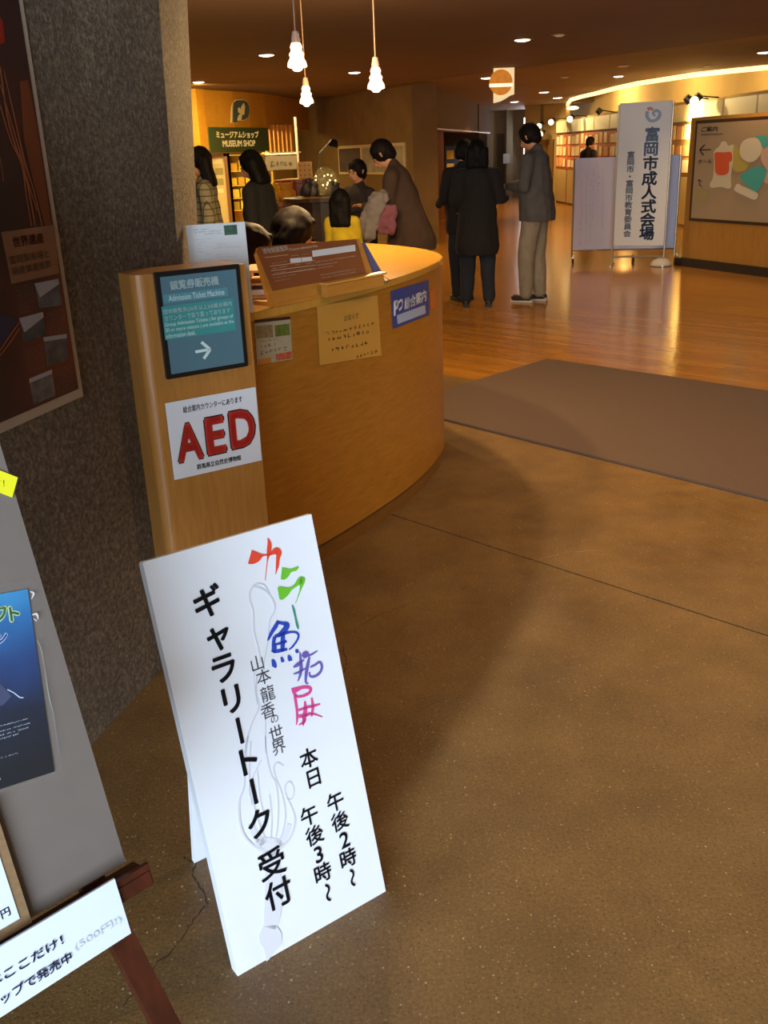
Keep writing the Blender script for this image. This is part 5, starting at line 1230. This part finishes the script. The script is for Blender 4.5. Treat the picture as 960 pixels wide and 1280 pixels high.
# ============ people ============
def blob(name, prims, voxel, m, parent, amp=0.0, freq=9.0, smooth=4, scale=1.0, zmin=None):
    mb = MB()
    for p in prims:
        if p[0] == 'e': mb.ell(p[1], p[2], 14, 9)
        else:
            _, a, b, r0, r1, fl = p[:6]; wide = Vector(p[6]) if len(p) > 6 else Vector((1, 0, 0))
            a = Vector(a); b = Vector(b); t = (b - a); L = t.length
            if L < 1e-6: t = Vector((0, 0, 1))
            t.normalize(); wv = wide - t * wide.dot(t)
            if wv.length < .05: wv = Vector((0, 1, 0)) - t * t.y
            if wv.length < .05: wv = Vector((0, 0, 1)) - t * t.z
            wv.normalize(); bv = t.cross(wv); N = 14; vs = []; rings = []
            for k in range(5): ang = math.pi / 2 * (1 - k / 4.0); rings.append((a - t * r0 * min(1, fl * 1.1) * math.sin(ang), max(r0 * math.cos(ang), 1e-4)))
            for k in range(1, 5): ang = math.pi / 2 * (k / 4.0); 
            for k in range(5): ang = math.pi / 2 * (k / 4.0); rings.append((b + t * r1 * min(1, fl * 1.1) * math.sin(ang), max(r1 * math.cos(ang), 1e-4)))
            for c_, r_ in rings: vs += [c_ + wv * (r_ * math.cos(2 * math.pi * k / N)) + bv * (r_ * fl * math.sin(2 * math.pi * k / N)) for k in range(N)]
            fs = [(i * N + k, i * N + (k + 1) % N, (i + 1) * N + (k + 1) % N, (i + 1) * N + k) for i in range(len(rings) - 1) for k in range(N)]
            fs += [tuple(range(N - 1, -1, -1)), tuple(range((len(rings) - 1) * N, len(rings) * N))]
            mb.add(vs, fs)
    me = bpy.data.meshes.new('tmp'); me.from_pydata([tuple(v * scale) for v in mb.v], [], mb.f)
    o = bpy.data.objects.new('tmp', me); COL.objects.link(o)
    r = o.modifiers.new('r', 'REMESH'); r.mode = 'VOXEL'; r.voxel_size = voxel
    if smooth: s = o.modifiers.new('s', 'SMOOTH'); s.iterations = smooth; s.factor = .6
    out = bpy.data.meshes.new_from_object(o.evaluated_get(bpy.context.evaluated_depsgraph_get()))
    bpy.data.objects.remove(o)
    if amp:
        for v, nn in [(v, v.normal.copy()) for v in out.vertices]:
            q = v.co; k = noise.noise(Vector((q.x * freq, q.y * freq, q.z * freq * .45))) + .5 * noise.noise(Vector((q.x * freq * 2, q.y * freq * 2, q.z * freq * 1.3)))
            v.co = q + nn * amp * k
    if zmin is not None:
        for v in out.vertices:
            if v.co.z < zmin: v.co.z = zmin + (v.co.z - zmin) * .04
    out.name = name
    return link(name, out, m, parent, smooth=True)
SKIN = mat('skin', 'c08a66', .55)
def cloth(h): return mat('cloth_' + h, h, .9, var=.12, vs=14, bump=.15, bs=180)
def person(x, y, rz, label, h=1.7, lean=0., pitch=0., yaw=0., arms=None, coat='303030', hem=.82, flare=0., pants='2a2a30', hair='120e0c', hairlen=0., shoe='1a1818',
           seated=False, stance=.09, glasses=False, coatmat=None, legs=None, phone=False, bulk=1.0, sole=None, group=None):
    S = h / 1.70
    t = thing('person', (x, y, 0), label, 'person', group, rz=math.radians(rz))
    dz = -.40 if seated else 0
    hip = Vector((0, 0, .92 + dz))
    def T(p):
        p = Vector(p) + Vector((0, 0, dz)); d = p - hip
        if d.z <= 0: return p
        c, s = math.cos(lean), math.sin(lean); return hip + Vector((d.x, d.y * c + d.z * s, d.z * c - d.y * s))
    def Hd(p):
        p = Vector(p); nk = Vector((0, 0, 1.47)); d = p - nk
        c, s = math.cos(yaw), math.sin(yaw)
        c2, s2 = math.cos(pitch), math.sin(pitch); d = Vector((d.x, d.y * c2 + d.z * s2, d.z * c2 - d.y * s2))
        d = Vector((d.x * c - d.y * s, d.x * s + d.y * c, d.z)); return T(nk + d)
    ar = arms or [((-.24, -.02, 1.12), (-.24, .06, .88)), ((.24, -.02, 1.12), (.24, .06, .88))]
    el = [T(a[0]) for a in ar]; wr = [T(a[1]) for a in ar]; sh = [T((-.17 * bulk, 0, 1.37)), T((.17 * bulk, 0, 1.37))]
    if seated: kn = [Vector((-.1, .42, .50)), Vector((.1, .42, .50))]; an = [Vector((-.1, .40, .09)), Vector((.1, .40, .09))]; hp = [Vector((-.09, 0, .50)), Vector((.09, 0, .50))]
    else:
        hp = [Vector((-.085, 0, .90)), Vector((.085, 0, .90))]
        lg_ = legs or [(0, 0), (0, 0)]
        an = [Vector((-stance, lg_[0][0], .09)), Vector((stance, lg_[1][0], .09))]; kn = [Vector((-(stance + .085) / 2, .03 + lg_[0][0] * .55, .49)), Vector(((stance + .085) / 2, .03 + lg_[1][0] * .55, .49))]
    bb = min(1.0, bulk)
    P = []
    hc = Hd((0, .005, 1.605))
    P += [('c', Hd((0, -.01, 1.60)), Hd((0, .0, 1.625)), .078, .08, 1.15), ('c', Hd((0, .035, 1.535)), Hd((0, .03, 1.59)), .045, .062, 1.1),
          ('c', Hd((0, .097, 1.595)), Hd((0, .112, 1.572)), .009, .013, 1), ('c', Hd((0, .085, 1.54)), Hd((0, .088, 1.545)), .02, .02, 1),
          ('c', Hd((-.08, 0, 1.575)), Hd((-.083, -.005, 1.605)), .012, .016, 1.3), ('c', Hd((.08, 0, 1.575)), Hd((.083, -.005, 1.605)), .012, .016, 1.3),
          ('c', T((0, -.01, 1.40)), Hd((0, -.005, 1.54)), .056, .05, 1.0),
          ('c', T((0, 0, .95)), T((0, 0, 1.15)), .15 * bb, .135 * bb, .66), ('c', T((0, 0, 1.15)), T((0, 0, 1.31)), .135 * bb, .15 * bb, .68), ('c', T((-.13 * bb, 0, 1.375)), T((.13 * bb, 0, 1.375)), .055, .055, 1.0)]
    for s in (0, 1):
        P += [('c', sh[s], el[s], .052, .04, 1), ('c', el[s], wr[s], .04, .027, 1)]
        d = (wr[s] - el[s]).normalized(); side = Vector((1, 0, 0)) if abs(d.x) < .8 else Vector((0, 1, 0)); side = (side - d * side.dot(d)).normalized(); dn = d.cross(side)
        if dn.z > 0: dn = -dn
        pe = wr[s] + d * .085
        P.append(('c', wr[s] + d * .02, pe - d * .01, .032, .036, .5, side))
        for k in range(4):
            o_ = side * (-.027 + .018 * k); L_ = (.065, .075, .07, .055)[k]
            m_ = pe + o_ + d * L_ * .5 + dn * .006; P += [('c', pe + o_ * .9, m_, .0095, .009, 1), ('c', m_, m_ + d * L_ * .42 + dn * .022, .009, .0075, 1)]
        tb = wr[s] + d * .03 + side * (.03 if s == 0 else -.03); P.append(('c', tb, tb + d * .045 + side * (.022 if s == 0 else -.022) + dn * .01, .012, .009, 1))
        P += [('c', hp[s], kn[s], .08, .056, 1), ('c', kn[s], an[s], .055, .036, 1), ('c', an[s] - Vector((0, 0, .02)), an[s] + Vector((0, .1, -.045)), .035, .03, .8)]
    blob('body', P, .0105 * S, SKIN, t, smooth=2, scale=S)
    # trousers
    Tm = cloth(pants)
    P = [('c', hp[0] + Vector((.03, 0, .02)), hp[1] + Vector((-.03, 0, .02)), .135 * bulk, .135 * bulk, .78, (0, 0, 1))]
    for s in (0, 1):
        P += [('c', hp[s], kn[s], .100 * bulk, .088, 1), ('c', kn[s], an[s] + Vector((0, 0, .0)), .088, .068, 1)]
    blob('trousers', P, .016 * S, Tm, t, amp=.009, freq=11, smooth=4, scale=S)
    # coat
    Cm = coatmat or cloth(coat); b = bulk
    P = [('c', T((0, 0, 1.0)), T((0, -.0, 1.2)), .18 * b, .168 * b, .84), ('c', T((0, 0, 1.2)), T((0, 0, 1.33)), .165 * b, .17 * b, .72), ('c', T((-.13 * b, 0, 1.375)), T((.13 * b, 0, 1.375)), .075, .075, .95),
         ('c', T((0, -.02, 1.42)), T((0, -.012, 1.455)), .075, .068, .95)]
    if hem < 1.0 and not seated:
        P.append(('c', T((0, 0, 1.0)), Vector((0, -.01, hem + .06)), .192 * b, (.2 + flare) * b, .85))
    elif seated: P.append(('c', T((0, 0, 1.0)), Vector((0, 0, .52)), .17, .17, .8))
    for s in (0, 1): P += [('c', sh[s], el[s], .072, .058, 1), ('c', el[s], wr[s], .058, .045, 1)]
    blob('coat', P, .016 * S, Cm, t, amp=.012, freq=9, smooth=4, scale=S, zmin=(.54 if seated else hem * S))
    # hair
    P = [('c', Hd((0, -.022, 1.615)), Hd((0, -.012, 1.645)), .09, .082, 1.12), ('c', Hd((0, -.05, 1.56)), Hd((0, -.05, 1.62)), .07, .08, .9), ('c', Hd((-.05, .045, 1.68)), Hd((.05, .05, 1.68)), .02, .018, 1),
         ('c', Hd((-.078, -.02, 1.58)), Hd((-.07, .02, 1.66)), .02, .023, 1), ('c', Hd((.078, -.02, 1.58)), Hd((.07, .02, 1.66)), .02, .023, 1)]
    if hairlen:
        for xx in (-.055, -.028, 0, .028, .055): P.append(('c', Hd((xx * 1.2, -.045, 1.6)), Hd((xx * 1.4, -.075 + abs(xx) * .4, 1.6 - hairlen)), .056, .046, 1))
        for xx in (-.082, .082): P.append(('c', Hd((xx, -.01, 1.62)), Hd((xx * 1.08, -.01, 1.6 - hairlen * .9)), .03, .024, 1))
    P.append(('c', Hd((0, -.02, 1.61)), Hd((0, -.012, 1.632)), .098, .096, 1.08))
    blob('hair', P, .0105 * S, mat('hair_' + hair, hair, .68, var=.45, spec=.15, vs=50, stretch=(1, 1, .15)), t, amp=.003, freq=45, smooth=6, scale=S)
    # face
    for s in (-1, 1):
        e = Hd((s * .032, .088, 1.602)) * S; MB().ell(e, (.011, .006, .006), 8, 6).build('eye', mat('eye_dark', '1a1210', .2), t, local=True)
        a_ = Hd((s * .018, .094, 1.622)) * S; b_ = Hd((s * .05, .084, 1.624)) * S; MB().tube([a_, b_], .0035, 5).build('eyebrow', mat('brow', '20140f', .8), t, local=True)
    MB().ell(Hd((0, .096, 1.546)) * S, (.02, .008, .006), 8, 6).build('mouth', mat('lips', '9a5548', .5), t, local=True)
    if glasses:
        for s in (-1, 1):
            c_ = Hd((s * .034, .104, 1.602)) * S; MB().tube([c_ + Vector((.022 * math.cos(a), 0, .016 * math.sin(a))) for a in [i * math.pi / 5 for i in range(11)]], .002, 4).build('glasses_rim', M_BLACKPL, t, local=True)
    # shoes
    for s in (0, 1):
        f = an[s]; P = [('c', (f.x, f.y - .04, .045), (f.x, f.y + .13, .04), .043, .042, .8), ('c', (f.x, f.y - .02, .05), (f.x, f.y, .1), .042, .04, 1)]
        so = blob('shoe', P, .011 * S, mat('shoe_' + shoe, shoe, .5), t, smooth=2, scale=S)
        MB().tube([Vector((f.x, f.y - .075, .011)) * S, Vector((f.x, f.y, .011)) * S, Vector((f.x, f.y + .16, .011)) * S], [.03 * S, .034 * S, .028 * S], 10).build('sole', mat('sole_' + (sole or shoe), sole or shoe, .6), so, local=True)
    if phone:
        c_ = (wr[0] + wr[1]) / 2 * S + Vector((0, .12, .03)); 
        ph = MB(); ph.add([c_ + Vector(v) for v in ((-.036, 0, -.05), (.036, 0, -.05), (.036, .06, .05), (-.036, .06, .05), (-.036, .008, -.053), (.036, .008, -.053), (.036, .068, .047), (-.036, .068, .047))], [(0, 1, 2, 3), (7, 6, 5, 4), (0, 4, 5, 1), (1, 5, 6, 2), (2, 6, 7, 3), (3, 7, 4, 0)])
        mw = wmat(t); ph.v = [mw @ v for v in ph.v]; o = ph.build('leaflet', M_PAPER, None); tag(o, 'small leaflet held in both hands by the man in the grey jacket', 'leaflet')
    return t
FWD = [((-.24, .02, 1.13), (-.09, .24, 1.14)), ((.24, .02, 1.13), (.09, .24, 1.14))]
p = at_z(668, 377); person(p.x, p.y, 58, 'man in grey jacket and khaki trousers looking down to the left', h=1.68, pitch=.5, lean=.03, arms=FWD, coat='4d4a46', hem=.80, pants='857a64', shoe='2a2422', sole='b8b0a0', stance=.075, phone=True, legs=[(.06, 0), (-.03, 0)], bulk=1.08)
p = at_z(597, 383); person(p.x, p.y, -8, 'person in long black coat seen from behind beside the man in grey', h=1.54, pitch=.15, arms=[((-.24, .0, 1.12), (-.22, .2, 1.02)), ((.25, .03, 1.12), (.30, .24, 1.12))], coat='0e0d0e', hem=.56, flare=.02, pants='1d242e', hair='0a0808', hairlen=.14, stance=.125, bulk=1.08)
p = at_Y(579, 180, 10.05); person(p.x, 10.05, 22, 'person in black coat standing behind left of the long-coated one', h=1.55, pitch=.1, arms=[((-.24, .0, 1.12), (-.2, .2, 1.05)), ((.24, .0, 1.12), (.2, .2, 1.05))], coat='110f0f', hem=.75, pants='1a1e26', hair='0c0908', hairlen=.05, bulk=1.1, legs=[(0, 0), (.05, 0)], stance=.08)
p = at_Y(510, 200, 8.5); person(p.x, 8.5, 78, 'man in dark brown jacket bending over, facing left behind the counter', h=1.61, lean=.26, pitch=.5, arms=[((-.2, .12, 1.1), (-.05, .33, 1.2)), ((.24, .06, 1.1), (.12, .30, 1.02))], coat='3d2c22', hem=.72, flare=.05, pants='15161c', bulk=1.08)
p = at_Y(447, 205, 9.1); person(p.x, 9.1, 135, 'person with dark hair and glasses facing left in a dark jacket', h=1.41, pitch=.1, coat='2b2524', hem=.8, pants='191a20', glasses=True)
p = at_Y(425, 240, 7.8); person(p.x, 7.8, -12, 'child in yellow top with long black hair seen from behind', h=1.21, arms=[((-.17, .05, 1.12), (-.1, .24, 1.06)), ((.17, .05, 1.12), (.1, .24, 1.06))], coat='b8a21e', hem=.8, pants='2b2a34', hair='0b0908', hairlen=.24, bulk=.76)
p = at_Y(322, 195, 8.0); person(p.x, 8.0, 72, 'woman in black with black hair facing left before the yellow shelves', h=1.52, lean=.05, pitch=.3, coat='0d0c0c', hem=.5, flare=.04, pants='121214', hair='0a0807', hairlen=.16, bulk=1.1)
def check_mat():
    m, nt, b, tc = newmat('checked_cloth'); br = nt.nodes.new('ShaderNodeTexBrick'); mp = nt.nodes.new('ShaderNodeMapping'); mp.inputs['Rotation'].default_value = (math.pi / 2, 0, 0)
    nt.links.new(tc.outputs['Object'], mp.inputs[0]); nt.links.new(mp.outputs[0], br.inputs['Vector']); br.offset = 0
    br.inputs['Scale'].default_value = 1; br.inputs['Brick Width'].default_value = .05; br.inputs['Row Height'].default_value = .05; br.inputs['Mortar Size'].default_value = .004
    br.inputs['Color1'].default_value = rgb('958c6c'); br.inputs['Color2'].default_value = rgb('8c8466'); br.inputs['Mortar'].default_value = rgb('4a4432')
    nt.links.new(br.outputs[0], b.inputs['Base Color']); b.inputs['Roughness'].default_value = .9; return m
p = at_Y(251, 197, 8.3); person(p.x, 8.3, 100, 'woman in checked coat half hidden behind the rough wall', h=1.56, pitch=.15, coat='8a8268', coatmat=check_mat(), hem=.6, pants='2a2626', hair='120c0a', hairlen=.2)
def stool(x, y, rz, lab):
    t = thing('office_stool', (x, y, 0), lab, 'chair', rz=math.radians(rz))
    MB().lathe((0, 0, .36), [(.19, 0), (.2, .03), (.18, .055)], 20).build('seat', mat('stool_grey', '3a3a3e', .8), t, local=True)
    MB().tube([(0, 0, .05), (0, 0, .37)], .02).build('column', M_TUBE, t, local=True)
    for k in range(5):
        a = k * 2 * math.pi / 5; MB().tube([(0, 0, .06), (.22 * math.cos(a), .22 * math.sin(a), .03)], .015, 6).build('leg', M_BLACKPL, t, local=True)
        MB().ell((.22 * math.cos(a), .22 * math.sin(a), .025), (.025, .025, .025), 8, 6).build('caster', M_BLACKPL, t, local=True)
p = at_Y(352, 256, 4.62); person(p.x, 4.62, -18, 'seated receptionist with short dark brown hair behind the counter', h=1.63, seated=True, pitch=.45, yaw=-.8, arms=[((-.22, .05, 1.12), (-.1, .26, 1.06)), ((.22, .05, 1.12), (.1, .26, 1.06))], coat='27222a', hair='0f0705', hairlen=.06)
stool(p.x, 4.62, 0, 'grey stool under the receptionist with short hair'); 
p = at_Y(299, 264, 3.96); person(p.x, 3.96, -15, 'seated receptionist with long brown hair next to the notice stand', h=1.59, seated=True, pitch=.3, yaw=-.7, arms=[((-.22, .05, 1.12), (-.1, .24, 1.06)), ((.22, .05, 1.12), (.1, .24, 1.06))], coat='2a242c', hair='1a0b07', hairlen=.26)
stool(p.x, 3.96, 0, 'grey stool under the receptionist with long hair')
person(4.75, 22.0, -60, 'tiny far person in dark jacket near the display wall', h=1.60, pitch=.35, coat='1e1a22', hem=.78, pants='22222a')
# bundle carried by the man in brown
c = at_Y(469, 262, 8.42); bz = Vector((c.x, 8.35, 0))
jk = thing('carried_jacket', (c.x, 8.3, .8), 'pale grey quilted jacket hanging from the arm of the man in brown', 'jacket')
def wc_(px, py, Y): return at_Y(px, py, Y)
blob('quilted_jacket', [('c', wc_(466 - k * 1.5, 250 + k * 9, 8.22) - jk.location, wc_(481 - k * 3.2, 248 + k * 9, 8.22) - jk.location, .042, .042, .9) for k in range(6)] + [('c', wc_(474, 247, 8.25) - jk.location, wc_(462, 280, 8.25) - jk.location, .075, .09, .6), ('c', wc_(462, 280, 8.25) - jk.location, wc_(457, 298, 8.25) - jk.location, .085, .06, .6), ('c', wc_(474, 245, 8.28) - jk.location, wc_(482, 243, 8.32) - jk.location, .05, .05, .8)], .012, cloth('7a7472'), jk, amp=.02, freq=22)
pk = thing('carried_garment', tuple(wc_(487, 285, 8.2)), 'dusty pink garment bundled under the arm of the man in brown', 'garment')
blob('garment', [('c', wc_(484, 282, 8.22) - pk.location, wc_(488, 262, 8.22) - pk.location, .085, .07, .55), ('c', wc_(476, 286, 8.22) - pk.location, wc_(490, 287, 8.22) - pk.location, .04, .045, .7)], .012, cloth('7a4a58'), pk, amp=.02, freq=18)

light('far_window_light', 'AREA', (4.9, 30.6, 1.8), 14, (.9, .95, 1), .6, aim=(3.2, 28, 1.2), size_y=1.2)
